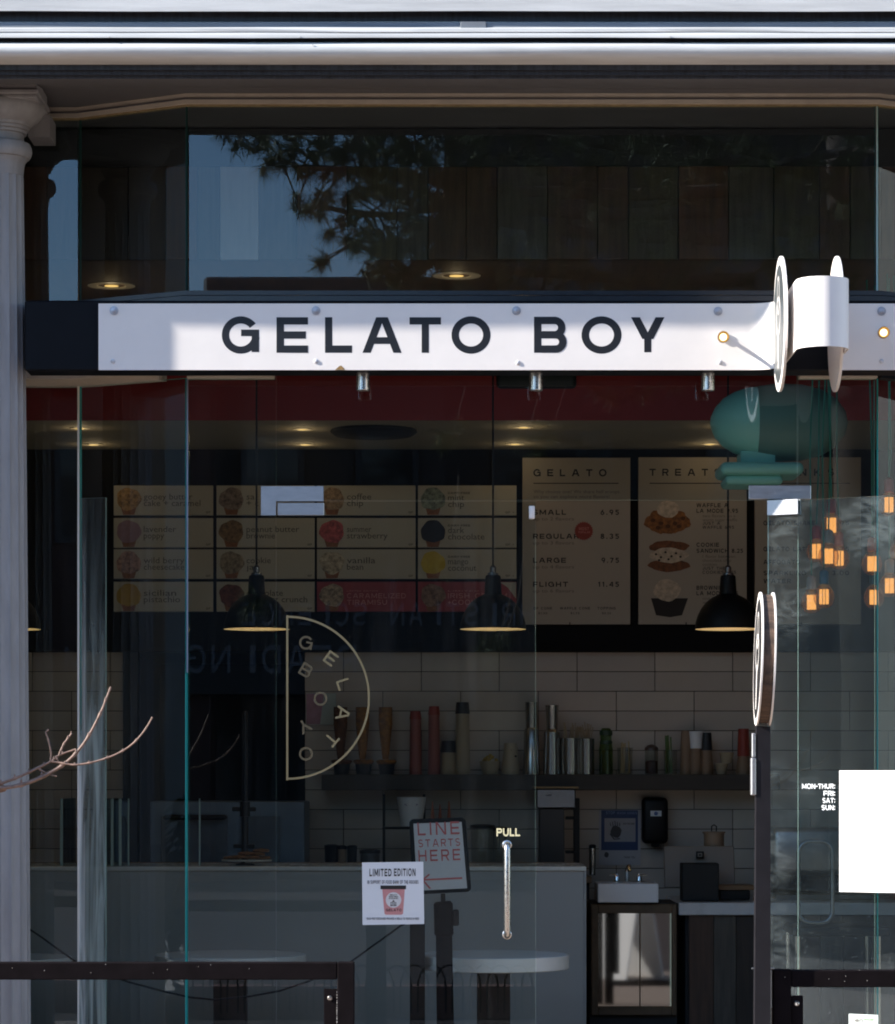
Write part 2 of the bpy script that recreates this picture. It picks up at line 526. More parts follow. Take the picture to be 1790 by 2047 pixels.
    if ch == 'Z': return .88, [_rect(0, 1 - t, .88, 1), _rect(0, 0, .88, t), _diag(0, t * .6, .88 - t * 1.3, 1 - t * .6, t * 1.3)]
    if ch == 'S':
        w = .86; rt = (.5 + t / 2) / 2 + .01
        return w, [_arc(w / 2, 1.02 - rt, w / 2, rt, 28, 270, t), _arc(w / 2, rt - .02, w / 2, rt, 90, -152, t)]
    if ch == '.': return t * 1.1, [_rect(0, 0, t * 1.1, t * 1.1)]
    if ch == ':': return t * 1.1, [_rect(0, .08, t * 1.1, .08 + t * 1.1), _rect(0, .6, t * 1.1, .6 + t * 1.1)]
    if ch == '-': return .45, [_rect(0, .5 - t / 2, .45, .5 + t / 2)]
    if ch == '+': return .6, [_rect(0, .45 - t / 2, .6, .45 + t / 2), _rect(.3 - t / 2, .15, .3 + t / 2, .45 - t / 2), _rect(.3 - t / 2, .45 + t / 2, .3 + t / 2, .75)]
    if ch == '0': return .8, [_arc(.4, .5, .4, .53, 0, 360, t)]
    if ch == '1': return .42, [_rect(.42 - t, 0, .42, 1), _diag(0, .72, .42 - t - .02, 1, t)]
    if ch == '2': return .76, [_arc(.38, .66, .38, .36, -25, 170, t), _diag(0, t * .6, .62 - t * .4, .5, t * 1.3), _rect(0, 0, .76, t)]
    if ch == '3': return .76, [_arc(.37, .745, .36, .275, -90, 160, t), _arc(.37, .265, .39, .285, -160, 90, t)]
    if ch == '4': return .82, [_rect(.56, 0, .56 + t, 1), _rect(0, .22, .82, .22 + t), _diag(0, .22 + t * .6, .5, 1, t * 1.2)]
    if ch == '5': return .76, [_arc(.36, .32, .4, .345, -150, 120, t), _rect(.06, 1 - t, .7, 1), _rect(.06, .5, .06 + t, 1)]
    if ch == '6': return .78, [_arc(.39, .33, .39, .36, 0, 360, t), _diag(.02, .42, .38, 1, t * 1.2)]
    if ch == '7': return .74, [_rect(0, 1 - t, .74, 1), _diag(.12, 0, .74 - t * 1.2, 1 - t * .6, t * 1.2)]
    if ch == '8': return .78, [_arc(.39, .755, .34, .265, 0, 360, t), _arc(.39, .27, .39, .3, 0, 360, t)]
    if ch == '9': return .78, [_arc(.39, .67, .39, .36, 0, 360, t), _diag(.4 - t * .4, 0, .76 - t * 1.2, .58, t * 1.2)]
    if ch == '$': w, st = glyph('S', t); return w, st + [_rect(w / 2 - t * .35, -.12, w / 2 + t * .35, 1.12)]
    return .4, []


def put_glyph(mb, ch, t, o, sx, sz, dx=Vector((1, 0, 0)), up=Vector((0, 0, 1)), nrm=Vector((0, -1, 0)), depth=.001):
    """one letter as low solid strokes standing proud of a surface at o; returns its advance"""
    w, st = glyph(ch, t)
    for k, s_ in enumerate(st):
        d = nrm * (depth + .00012 * k)
        f = lambda p: o + dx * (p[0] * sx) + up * (p[1] * sz)
        if isinstance(s_, tuple):
            _, a, b = s_
            A = [mb.bm.verts.new(f(p) + d) for p in a]; B = [mb.bm.verts.new(f(p) + d) for p in b]
            A2 = [mb.bm.verts.new(f(p)) for p in a]; B2 = [mb.bm.verts.new(f(p)) for p in b]
            for i in range(len(A) - 1):
                for q in ((A[i], A[i + 1], B[i + 1], B[i]), (A[i], A2[i], A2[i + 1], A[i + 1]), (B[i], B[i + 1], B2[i + 1], B2[i])):
                    mb.bm.faces.new(q)
            for i in (0, len(A) - 1):
                mb.bm.faces.new((A[i], B[i], B2[i], A2[i]))
        else:
            A = [mb.bm.verts.new(f(p) + d) for p in s_]; A2 = [mb.bm.verts.new(f(p)) for p in s_]
            mb.bm.faces.new(A)
            for i in range(len(A)):
                j = (i + 1) % len(A)
                mb.bm.faces.new((A[i], A2[i], A2[j], A[j]))
    return w * sx


def text_w(txt, t, sp, space=.55):
    w = 0
    for c in txt:
        w += (space if c == ' ' else glyph(c, t)[0]) + sp
    return w - sp


def text_fit(mb, txt, px0, px1, pytop, pybase, Y, t=.2, wide=None, depth=.001, sp=None, space=.55):
    """a line of capitals whose box covers these photo pixels on the plane Y"""
    s_ = S(Y); hgt = (pybase - pytop) * s_
    tot = (px1 - px0) * s_
    if sp is None: sp = .28
    w = text_w(txt, t, sp, space)
    sx = tot / w if wide is None else wide * hgt
    if wide is not None and len(txt) > 1:
        sp = (tot / sx - text_w(txt, t, 0, space)) / (len(txt) - 1)
    o = W(px0, pybase, Y)
    for c in txt:
        if c == ' ':
            o = o + Vector(((space + sp) * sx, 0, 0)); continue
        a = put_glyph(mb, c, t, o, sx, hgt, depth=depth)
        o = o + Vector((a + sp * sx, 0, 0))


def font_text(name, txt, px0, pybase, xh, Y, m, parent, px1=None, off=.0012):
    """small lower-case print, set in the built-in typeface and turned to a mesh; xh = letter height in photo pixels"""
    c = bpy.data.curves.new(name, 'FONT')
    c.body = txt
    c.size = 1
    c.resolution_u = 2
    tmp = bpy.data.objects.new(name, c)
    COL.objects.link(tmp)
    dg = bpy.context.evaluated_depsgraph_get()
    me = bpy.data.meshes.new_from_object(tmp.evaluated_get(dg))
    bpy.data.objects.remove(tmp)
    bpy.data.curves.remove(c)
    xs = [v.co.x for v in me.vertices] or [0, 1]
    w = max(xs) - min(xs); x0 = min(xs)
    sz = xh * S(Y) / .72
    sx = sz if px1 is None else (px1 - px0) * S(Y) / max(w, 1e-6)
    o = W(px0, pybase, Y) - ORIGIN[parent.name]
    for v in me.vertices:
        v.co = Vector((o.x + (v.co.x - x0) * sx, o.y - off, o.z + v.co.y * sz))
    me.materials.clear(); me.materials.append(m)
    ob = bpy.data.objects.new(name, me)
    COL.objects.link(ob)
    ob.parent = parent
    ORIGIN[ob.name] = ORIGIN[parent.name]
    return ob


# ------------------------------------------------------------------ ground and street
def brick_ground(name, c1, c2, scale):
    m = bpy.data.materials.new(name); m.use_nodes = True
    nt = m.node_tree; b = nt.nodes['Principled BSDF']
    t = nt.nodes.new('ShaderNodeTexCoord')
    k = nt.nodes.new('ShaderNodeTexBrick'); k.inputs['Scale'].default_value = scale
    k.inputs['Color1'].default_value = (*c1, 1); k.inputs['Color2'].default_value = (*c2, 1); k.inputs['Mortar'].default_value = (.05, .045, .04, 1)
    k.inputs['Mortar Size'].default_value = .012
    n = nt.nodes.new('ShaderNodeTexNoise'); n.inputs['Scale'].default_value = .7; n.inputs['Detail'].default_value = 8
    x = nt.nodes.new('ShaderNodeMixRGB'); x.blend_type = 'MULTIPLY'; x.inputs[0].default_value = .6
    nt.links.new(t.outputs['Object'], k.inputs['Vector']); nt.links.new(t.outputs['Object'], n.inputs['Vector'])
    nt.links.new(k.outputs[0], x.inputs[1]); nt.links.new(n.outputs['Fac'], x.inputs[2])
    nt.links.new(x.outputs[0], b.inputs['Base Color']); b.inputs['Roughness'].default_value = .85
    return m


M_pave = brick_ground('shaded_brick_paving', (.085, .05, .04), (.07, .042, .034), 4.0)  # bricks darkened to stand in for tree shade over the plaza
mb = MB(); mb.poly([(-250, -300, -.02), (250, -300, -.02), (250, 250, -.02), (-250, 250, -.02)])
build('ground', mb, mat('grey_ground', (.10, .10, .095), .9, noise=.3, nscale=.4), kind='structure')
mb = MB(); mb.box(-60, 60, -31.5, -5.85, -.019, -.004)
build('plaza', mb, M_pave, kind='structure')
mb = MB(); mb.box(-60, 60, -5.849, .1, -.015, 0)
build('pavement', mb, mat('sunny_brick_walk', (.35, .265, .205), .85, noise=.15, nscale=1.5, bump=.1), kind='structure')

# ------------------------------------------------------------------ the shop building
shop = empty('shop_building', (0, 0, 0), 'glass fronted gelato shop with banded pale cornice above its windows', 'shop')

# plan of the glass line: back pane, angled pane, long front pane, angled pane, back pane
PA, PB, PC = (-2.0, .25), (W(158, 0, .25).x, .25), (W(375, 0, 0).x, 0)
PD, PE, PF = (W(1753, 0, 0).x, 0), (W(1753, 0, 0).x + .47, .25), (3.1, .25)


def strip(mb, pts, z0, z1, front, back, mat_i=0):
    """mitred band that follows a plan line; front/back are offsets towards the street/shop"""
    n = len(pts)
    offs = []
    for i in range(n):
        p = Vector((*pts[i], 0))
        d0 = (p - Vector((*pts[i - 1], 0))).normalized() if i > 0 else None
        d1 = (Vector((*pts[i + 1], 0)) - p).normalized() if i < n - 1 else None
        d = ((d0 or d1) + (d1 or d0)).normalized()
        nn = Vector((d.y, -d.x, 0))
        k = 1 / max(.3, nn.dot(Vector(((d0 or d1).y, -(d0 or d1).x, 0))))
        offs.append((p + nn * front * k, p - nn * back * k))
    for i in range(n - 1):
        a, b = offs[i], offs[i + 1]
        for q in ((a[0], b[0], b[1], a[1]),):
            lo = [mb.bm.verts.new((v.x, v.y, z0)) for v in q]
            hi = [mb.bm.verts.new((v.x, v.y, z1)) for v in q]
            fs = [mb.bm.faces.new(lo[::-1]), mb.bm.faces.new(hi)]
            for j in range(4):
                if (j == 1 and i < n - 2) or (j == 3 and i > 0): continue
                fs.append(mb.bm.faces.new([lo[j], lo[(j + 1) % 4], hi[(j + 1) % 4], hi[j]]))
            for f in fs: f.material_index = mat_i


LINE = [PA, PB, PC, PD, PE, PF]
# cornice: one moulded profile drawn along the whole front
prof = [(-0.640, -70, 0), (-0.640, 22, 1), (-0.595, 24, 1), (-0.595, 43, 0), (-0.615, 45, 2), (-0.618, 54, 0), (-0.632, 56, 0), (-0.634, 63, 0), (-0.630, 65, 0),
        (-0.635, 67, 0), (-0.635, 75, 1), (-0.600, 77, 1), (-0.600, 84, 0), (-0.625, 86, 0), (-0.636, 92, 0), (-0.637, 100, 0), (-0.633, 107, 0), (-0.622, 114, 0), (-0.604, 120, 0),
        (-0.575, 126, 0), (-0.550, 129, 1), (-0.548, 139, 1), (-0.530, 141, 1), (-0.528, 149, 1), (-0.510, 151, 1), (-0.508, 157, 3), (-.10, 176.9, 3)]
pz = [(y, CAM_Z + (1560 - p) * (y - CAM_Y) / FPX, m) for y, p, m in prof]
cx0, cx1 = -16.0, 3.6
mb = MB()
N_SEG = 90
prev = None
rnd = random.Random(3)
for k in range(N_SEG + 1):
    x = cx0 + (cx1 - cx0) * k / N_SEG
    row = []
    for j, (y, z, m) in enumerate(pz):
        wob = .0012 * sin(x * 3.1 + j * .7) + .0008 * sin(x * 7.3 + j) if 0 < j < 20 else 0
        row.append(mb.bm.verts.new((x, y + wob, z + wob)))
    if prev:
        for j in range(len(pz) - 1):
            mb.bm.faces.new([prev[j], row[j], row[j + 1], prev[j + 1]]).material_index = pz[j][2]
    prev = row
cor = build('cornice', mb, [M_cornice, M_cornice_dk, mat('slate_blue_band', (.2, .22, .25), .5, noise=.2, nscale=10, stretch=(.4, 3, 3)), M_soffit], shop, smooth=50)  # slate tone on one narrow band below the navy
for x, y in ((600, 73), (412, 8), (1340, 72), (625, 89), (218, 73)):
    p = W(x, y, -.637)
    mb = MB(); mb.ball(p, .003, .0022, .003, 1)
    build('rivet', mb, M_cornice, cor)
# seam tab in the slate band
mb = MB()
a = W(921, 57, -.622); b = W(972, 43, -.622)
mb.box(a.x, b.x, -.625, -.61, a.z, b.z, .001)
build('seam_tab', mb, MATS['slate_blue_band'], cor)
# soffit over the recess, upper wall, roof and side walls keep the interior closed
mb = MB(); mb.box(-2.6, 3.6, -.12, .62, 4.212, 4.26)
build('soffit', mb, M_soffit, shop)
mb = MB(); mb.box(-2.6, 3.6, -.5, 0, 4.55, 8.2)
build('upper_wall', mb, mat('pale_upper_wall', (.4, .38, .35), .8, noise=.1, nscale=3), shop)
mb = MB(); mb.box(-2.6, 3.6, -.5, 6.2, 4.27, 4.549)
build('roof_slab', mb, M_soffit, shop)
mb = MB()
mb.box(-2.7, -2.6, .2, 6.2, 0, 4.27); mb.box(3.1, 3.2, .2, 6.2, 0, 4.27); mb.box(-2.7, 3.2, 6.1, 6.2, 0, 4.27)
build('shell_wall', mb, M_wallpaint, shop)
mb = MB(); mb.box(-2.62, -2.0, .1, .3, 0, 4.25)
build('side_pier', mb, M_column, shop)
# cream trim and caulk along the head of the glass
zt = CAM_Z + (1560 - 210) * .002
mb = MB(); strip(mb, LINE, zt, zt + .041, .03, .03)
mb2 = MB(); strip(mb2, LINE, zt - .006, zt, .016, .012)
tr = build('head_trim', mb, M_trim, shop)
build('caulk_line', mb2, M_caulk, tr)
mb = MB(); strip(mb, LINE, zt + .016, zt + .022, .034, -.03)
build('trim_bead', mb, M_soffit, tr)
# dark transom rail behind the sign beam, and cream trim under it beside the doors
zr = CAM_Z + (1560 - 583) * .002
mb = MB(); strip(mb, LINE, zr - .018, zr, .03, .03); strip(mb, LINE, zr - .05, zr - .024, .05, .03)
build('transom_rail', mb, M_frame, shop)
mb = MB(); strip(mb, LINE, 3.135, zr - .0505, .025, .03)
build('transom_panel', mb, M_beam, shop)
zl = CAM_Z + (1560 - 757) * .002
mb = MB()
xl = W(549, 0, 0).x; xr = W(1597, 0, 0).x
strip(mb, [PA, PB, (PB[0] + .36, .25 - .36 * .25 / (PC[0] - PB[0]))], zl, zl + .024, .03, .03)
strip(mb, [PA, PB, (PB[0] + .33, .25 - .33 * .25 / (PC[0] - PB[0]))], zl + .0245, zl + .057, .075, .03)
build('sidelight_trim', mb, M_trim, shop)
for pp in ([PC, (xl, 0)], [(xr, 0), PD]):
    mb = MB(); strip(mb, pp, zl, zl + .057, .03, .03)
    build('sidelight_trim', mb, M_trim, shop)
mb = MB()
mb.box(PC[0], xl, .031, .06, zl + .002, 3.134)
build('trim_backing', mb, M_beam, shop)
mb = MB(); mb.box(xr, PD[0], .031, .06, zl + .002, 3.134)
build('trim_backing', mb, M_beam, shop)
mb = MB()
strip(mb, [PD, PE, PF], zl, 3.134, .03, .03)
build('trim_backing', mb, M_beam, shop)

# ---- glass panes, 12 mm thick, street face mirror-like, polished green edges
def pane(name, p0, p1, z0, z1, parent, m=M_glass, edge=M_edge, th=.012, label=None):
    p0 = Vector((*p0, 0)); p1 = Vector((*p1, 0))
    d = (p1 - p0).normalized(); nn = Vector((d.y, -d.x, 0))       # towards the street
    f = nn * th / 2
    mb = MB()
    q = [p0 + f, p1 + f, p1 - f, p0 - f]
    lo = [mb.bm.verts.new((v.x, v.y, z0)) for v in q]
    hi = [mb.bm.verts.new((v.x, v.y, z1)) for v in q]
    for j, mi in ((0, 0), (1, 2), (2, 1), (3, 2)):
        mb.bm.faces.new([lo[j], lo[(j + 1) % 4], hi[(j + 1) % 4], hi[j]]).material_index = mi
    mb.bm.faces.new(lo[::-1]).material_index = 2
    mb.bm.faces.new(hi).material_index = 2
    return build(name, mb, [m, M_clear, edge], parent, smooth=False, label=label)


gap = .007
ang = Vector((PC[0] - PB[0], PC[1] - PB[1], 0)).normalized()
pcl = (PC[0] - ang.x * .004, PC[1] - ang.y * .004)
pbr = (PB[0] + ang.x * gap, PB[1] + ang.y * gap)
ang2 = Vector((PE[0] - PD[0], PE[1] - PD[1], 0)).normalized()
pdl = (PD[0] + ang2.x * .004, PD[1] + ang2.y * .004)
X = lambda px: W(px, 0, 0).x
up0, up1 = zr, zt - .004
pane('window_pane', (PA[0], .25), (PB[0] - .004, .25), up0, up1, shop, edge=M_edge_dim, label='narrow upper pane beside the column reflecting blue sky')
pane('window_pane', pbr, pcl, up0, up1, shop, edge=M_edge_dim, label='angled upper pane, dark', th=.016)
pane('window_pane', (PC[0] + gap, 0), (PD[0] - gap, 0), up0, up1, shop, label='long upper pane reflecting sky and pine')
pane('window_pane', pdl, PE, up0, up1, shop)
pane('window_pane', (PE[0] + .01, .25), PF, up0, up1, shop)
lo0, lo1 = .05, zl + .002
pane('window_pane', (PA[0], .25), (PB[0] - .004, .25), lo0, lo1, shop, m=M_glass_dusty, edge=M_edge_dim)
pane('window_pane', pbr, pcl, lo0, lo1, shop, m=M_glass_dusty, th=.02)
pane('window_pane', (PC[0] + gap, 0), (X(551), 0), lo0, lo1, shop, m=M_glass_dusty)
zd = CAM_Z + (1560 - 1000) * .002
pane('window_pane', (X(553), 0), (X(1593.5), 0), zd, 3.14, shop, edge=M_edge_pale, label='transom pane over the doors')
pane('window_pane', (X(1596), 0), (PD[0] - gap, 0), lo0, lo1, shop, m=M_glass_dusty, edge=M_edge_pale)
pane('window_pane', pdl, PE, lo0, lo1, shop, m=M_glass_dusty)
pane('window_pane', (PE[0] + .01, .25), PF, lo0, lo1, shop, m=M_glass_dusty)
# glass fin with smears strengthened to pass for sunlight, standing on edge behind the left back pane joint
pane('glass_fin', (PB[0] + .004, .235), (PB[0] + .115, .21), lo0, 2.62, shop, m=M_glass_sunlit_smear, edge=M_edge_pale)
mb = MB(); mb.box(PB[0] - .004, PB[0] + .004, .228, .236, lo0, lo1)
build('glazing_joint', mb, mat('sunlit_sealant', (.8, .8, .74), .3), shop)  # near-white tone paints in the sun on this joint
mb = MB(); mb.box(PC[0] - .003, PC[0] + .003, -.009, -.004, 1.9, zl)
build('glazing_joint', mb, mat('blue_grey_sealant', (.2, .25, .33), .4), shop)
mb = MB(); mb.box(PD[0] - .002, PD[0] + .004, -.009, -.004, zr, zt)
build('glazing_joint', mb, M_edge_pale, shop)
mb = MB()
a = W(522, 1003, -.014); b = W(647, 972, -.014)
mb.prism([(a.x, -.016, b.z), (b.x, -.016, b.z), (b.x, -.016, a.z + .002), (W(552, 0, -.014).x, -.016, a.z + .002), (W(552, 0, -.014).x, -.016, W(0, 1030, -.014).z), (a.x, -.016, W(0, 1030, -.014).z)], (0, .032, 0))
build('patch_fitting', mb, M_satin, shop, label='L-shaped steel patch over the closed door')
mb = MB(); mb.pbox(1498, 970, 1622, 998, -.016, .032, .002)
build('patch_fitting', mb, M_satin, shop, label='steel patch over the open door')

# ------------------------------------------------------------------ column at the left
col = empty('fluted_column', (W(0, 0, -.12).x, -.12, 0), 'grey fluted column with round capital at the left of the shopfront', 'column')
s_ = S(-.12); cc = Vector((W(0, 0, -.12).x, -.12, 0))
zz = lambda py: CAM_Z + (1560 - py) * s_
mb = MB()
n = 144
prof = [(62, 2290), (61.5, 2000), (58, 1500), (54, 1000), (50.5, 620), (48, 420), (47, 352)]
rings = []
for r, py in prof:
    ring = []
    for k in range(n):
        a = 2 * pi * k / n
        fl = abs(sin(a * 9))
        rr = r * s_ * (1 - .055 * (fl ** .6))
        ring.append(mb.bm.verts.new((cc.x + rr * cos(a), cc.y + rr * sin(a), zz(py))))
    rings.append(ring)
for i in range(len(rings) - 1):
    for k in range(n):
        mb.bm.faces.new([rings[i][k], rings[i][(k + 1) % n], rings[i + 1][(k + 1) % n], rings[i + 1][k]])
build('shaft', mb, M_column, col, smooth=40)
mb = MB()
cap = [(46, 353), (47, 346), (47.6, 340), (48.6, 332), (50.6, 325), (54, 320.5), (54.5, 318.5), (59, 317), (62.5, 311), (64, 304), (63, 296), (60, 289), (52, 286), (48, 284), (47.5, 276), (48, 270), (53, 269), (53.5, 264), (52.5, 263.5), (57, 262), (57.5, 257), (56.5, 256.5), (61, 255), (62, 250), (68, 247), (78, 240), (85, 232), (89, 224), (90, 217), (89, 212)]
mb.lathe((cc.x, cc.y, 0), [(r * s_, zz(p)) for r, p in cap], 64)
build('capital', mb, M_column, col, smooth=40)
mb = MB()
hw = 85 * s_
zA0, zA1 = zz(214), CAM_Z + (1560 - 178) * S(-.285)
mb.box(cc.x - hw, cc.x + hw, cc.y - hw, cc.y + hw, zA0, zA1 - .018, .003)
mb.box(cc.x - hw - .008, cc.x + hw + .008, cc.y - hw - .008, cc.y + hw + .008, zA1 - .0185, zA1, .004)
mb.box(cc.x - hw * .98, cc.x + hw * .98, cc.y - hw * .98, cc.y + hw * .98, zA1 - .001, zA1 + .1)
build('abacus', mb, M_column, col)
mb = MB()
mb.box(cc.x + hw * .55, cc.x + hw + .012, cc.y + hw * .8, .19, zz(258), zz(214))
build('cap_bracket', mb, M_column, col)

# ------------------------------------------------------------------ sign beam, sign panel, blade sign
beam = empty('sign_beam', (0, -.16, 3.2), 'black steel beam running across the shopfront behind the white sign', 'beam')
zb0, zb1 = CAM_Z + (1560 - 741) * S(-.23), CAM_Z + (1560 - 600.5) * S(-.23)
mb = MB(); mb.box(W(49, 0, -.23).x, 3.1, -.23, -.08, zb0, zb1, .006)
build('box_section', mb, M_beam, beam)
mb = MB()
for px in (330, 1180, 1690): mb.box(W(px, 0, -.1).x, W(px, 0, -.1).x + .05, -.081, -.026, 3.2, 3.26, .002)
build('stand_off', mb, M_frame, beam)
for i, px in enumerate((726, 1072, 1416)):
    c = W(px, 0, -.15)
    dl = empty('downlight_can', (c.x, -.15, zb0), ['brushed steel cylinder downlight under the sign below the letter A', 'brushed steel cylinder downlight under the sign below the letter B', 'brushed steel cylinder downlight under the sign nearest the white discs'][i], 'downlight', 'cylinder downlights under the sign beam')
    mb = MB(); r = .0265
    zlo = CAM_Z + (1560 - 781) * S(-.15)
    mb.lathe((c.x, -.15, 0), [(r, zb0), (r, zlo + .002), (r - .002, zlo), (r - .006, zlo), (r - .006, zlo + .03), (0.0001, zlo + .03)], 32)
    build('can', mb, M_steel, dl)
    mb = MB(); mb.lathe((c.x, -.15, 0), [(.0001, zlo + .012), (.018, zlo + .014), (.018, zlo + .02)], 20)
    build('lens', mb, mat('unlit_lens', (.1, .1, .1), .1), dl)

sign = empty('shop_sign', (W(890, 0, -.25).x, -.25, 3.18), 'long white shop sign reading GELATO BOY bolted to the black beam', 'sign')
XL, XR_ = 1.300, 1.497
path = [(W(197, 0, -.25).x, -.25)]
rf = .12
path.append((XL - rf - .2, -.25))
for k in range(0, 13): a = R(90 - 90 * k / 12); path.append((XL - rf + rf * cos(a), -.25 - rf + rf * sin(a)))
rc = (XR_ - XL) / 2
for k in range(0, 25): a = R(180 + 180 * k / 24); path.append(((XL + XR_) / 2 + rc * cos(a), -.80 + rc * sin(a)))
for k in range(0, 7): a = R(180 - 90 * k / 6); path.append((XR_ + .05 + .05 * cos(a), -.30 + .05 * sin(a)))
path.append((3.1, -.25))
zs0, zs1 = CAM_Z + (1560 - 739.5) * S(-.25), CAM_Z + (1560 - 606.5) * S(-.25)
mb = MB()
strip(mb, path, zs0, zs1, 0, .0045)
sp = build('panel', mb, M_white, sign, smooth=30)
LET = {}
for ch, x0, x1, y0, y1 in (('G', 445, 518, 632, 707), ('E', 553, 616, 634, 705), ('L', 650, 704, 634, 705), ('A', 725, 803, 634, 705), ('T', 819, 882, 634, 705), ('O', 903, 981, 632, 707),
                           ('B', 1068, 1133, 633, 705), ('O', 1163, 1243, 632, 707), ('Y', 1262, 1329, 634, 704)):
    mb = MB()
    t = .205
    w, _ = glyph(ch, t)
    rnd_ = ch in 'GO'
    o = W(x0, y1 - (2.2 if rnd_ else 0), -.25)
    hgt = (y1 - y0 - (4.4 if rnd_ else 0)) * S(-.25)
    put_glyph(mb, ch, t, o, (x1 - x0) * S(-.25) / w, hgt, depth=.0004)
    build('letter', mb, M_black, sign, smooth=False)
mb = MB(); a = W(670, 739, -.2505)
mb.prism([a, W(690, 739, -.2505), W(687, 735, -.2505), W(682, 730.5, -.2505), W(678, 732, -.2505), W(674, 736, -.2505)], (0, -.0003, 0))
build('rust_stain', mb, mat('rust_brown', (.32, .2, .08), .9, noise=.4, nscale=90), sign)
mb_b = None
bolts = [(228, 621), (632, 621), (1033, 621), (1436, 622), (1763, 622), (226, 722), (632, 722), (1036, 725), (1440, 724), (1763, 722)]
for i, (x, y) in enumerate(bolts):
    c = W(x, y, -.25)
    up = y < 700
    mb = MB()
    r = .0115 if up else .0095
    if up:
        mb.lathe(c, [(r * 1.5, -.0002), (r * 1.5, -.003), (r * .95, -.0035)], 20, 'Y')
        mb.lathe(c, [(r * .95, -.0034), (r * .95, -.0075), (r * .7, -.0085), (.0002, -.0087)], 6, 'Y')
    else:
        mb.lathe(c, [(r, -.0002), (r * .95, -.002), (r * .7, -.004), (.0002, -.0047)], 18, 'Y')
    build('bolt', mb, mat('white_painted_bolt', (.6, .6, .63), .35, noise=.1, nscale=60) if not up else mat('zinc_bolt', (.5, .5, .55), .35, .4), sign)

blade = empty('blade_sign', ((XL + XR_) / 2, -.5, 3.18), 'projecting round blade sign with two white discs on the curved end of the shop sign', 'sign')
for i, xx in enumerate((XL - .03, XR_ - .014)):
    c = Vector((xx, -.5, CAM_Z + (1560 - 648) * S(-.5)))
    mb = MB(); Rr = 134.5 * S(-.5)
    mb.lathe(c, [(.0002, 0), (Rr - .002, 0), (Rr, .002), (Rr, .010), (Rr - .002, .012), (.0002, .012)], 72, 'X')
    d = build('disc', mb, M_white, blade, label=['disc with grey face and white emblem', 'plain white inner disc'][i])
    if i == 0:
        mb = MB(); mb.lathe(c, [(.0002, -.0015), (Rr * .87, -.0015), (Rr * .87, .0005)], 72, 'X')
        build('disc_face', mb, mat('slate_sign_face', (.075, .085, .09), .35, noise=.1, nscale=8), d)
        mb = MB()
        e = c + Vector((-.002, 0, .04))
        # ring emblem with a standing figure, in white
        def ringx(cx, ry, rz, t, n=40):
            for k in range(n):
                a0, a1 = 2 * pi * k / n, 2 * pi * (k + 1) / n
                q = [cx + Vector((0, ry * cos(a0), rz * sin(a0))), cx + Vector((0, ry * cos(a1), rz * sin(a1))), cx + Vector((0, (ry - t) * cos(a1), (rz - t) * sin(a1))), cx + Vector((0, (ry - t) * cos(a0), (rz - t) * sin(a0)))]
                mb.poly(q)
        ringx(e + Vector((0, .0, .07)), .05, .075, .012)
        ringx(e + Vector((0, -.0, -.01)), .085, .075, .014)
        mb.poly([e + Vector((-.0003, -.02, -.08)), e + Vector((-.0003, .02, -.08)), e + Vector((-.0003, .012, -.21)), e + Vector((-.0003, -.012, -.21))])
        build('emblem', mb, M_white, d, smooth=False)
        mb = MB()
        mb.box(xx + .014, XL, -.56, -.44, 3.12, 3.24)
        build('disc_mount', mb, M_white, blade)

for d in [o for o in blade.children if o.name.startswith('disc') and 'mount' not in o.name]:
    i = 0 if 'emblem' in d['label'] else 1
    c = Vector(((XL - .03, XR_ - .014)[i], -.5, CAM_Z + (1560 - 648) * S(-.5))) - ORIGIN[blade.name]
    q = Matrix.Rotation(R(-1.3), 3, 'Z')
    d.rotation_euler.z = R(-1.3); d.location = c - q @ c
for i, (x, y, L_, tx) in enumerate(((1447, 673, .13, .0), (1768, 664, .15, .0))):
    a = W(x, y, -.25); a.y = -.2545
    sl = empty('sign_spotlight', a, ['small brass spotlight lit on the white sign between the letter Y and the white disc', 'small brass spotlight lit on the white sign right of the discs'][i], 'spotlight', 'spotlights aimed at the blade sign')
    tip = W(x, y, -.25 - L_)
    mb = MB()
    mb.lathe((a.x, -.2545, a.z), [(.02, 0), (.02, -.004), (.007, -.006)], 20, 'Y')
    mb.tube([(a.x, -.258, a.z), (tip.x, tip.y + .05, tip.z)], .0075, 12)
    build('stem', mb, M_white, sl)
    dirv = Vector((.06, -1, .0)).normalized()
    mb = MB()
    p = Vector((tip.x, tip.y + .055, tip.z))
    mb.lathe(p, [(.006, 0), (.016, -.008), (.0215, -.03), (.0225, -.055), (.0205, -.055), (.018, -.045), (.0002, -.04)], 28, 'Y')
    build('head', mb, mat('brass_lamp_body', (.42, .26, .08), .35, .8, noise=.2, nscale=40), sl)
    mb = MB(); mb.ball(p + Vector((0, -.047, 0)), .0145, .006, .0145, 2)
    build('lit_bulb', mb, emis('warm_white_bulb', (1, .80, .45), 1.6), sl)
# ------------------------------------------------------------------ doors
door = empty('glass_door', (X(552), 0, 0), 'closed frameless glass door with long pull handle and gold half round logo', 'door')
zdt = CAM_Z + (1560 - 1003) * .002
pane('pane', (X(553), 0), (X(1071), 0), .02, zdt, door, m=M_glass_dusty, edge=M_edge_pale)
mb = MB(); mb.pbox(555, 1005, 648, 1030, -.017, .034, .0015)
build('patch_hinge', mb, M_satin, door)
mb = MB(); mb.pbox(1058, 1011, 1069.5, 1037, -.016, .034, .004, seg=2)
build('door_stop', mb, M_white, door)
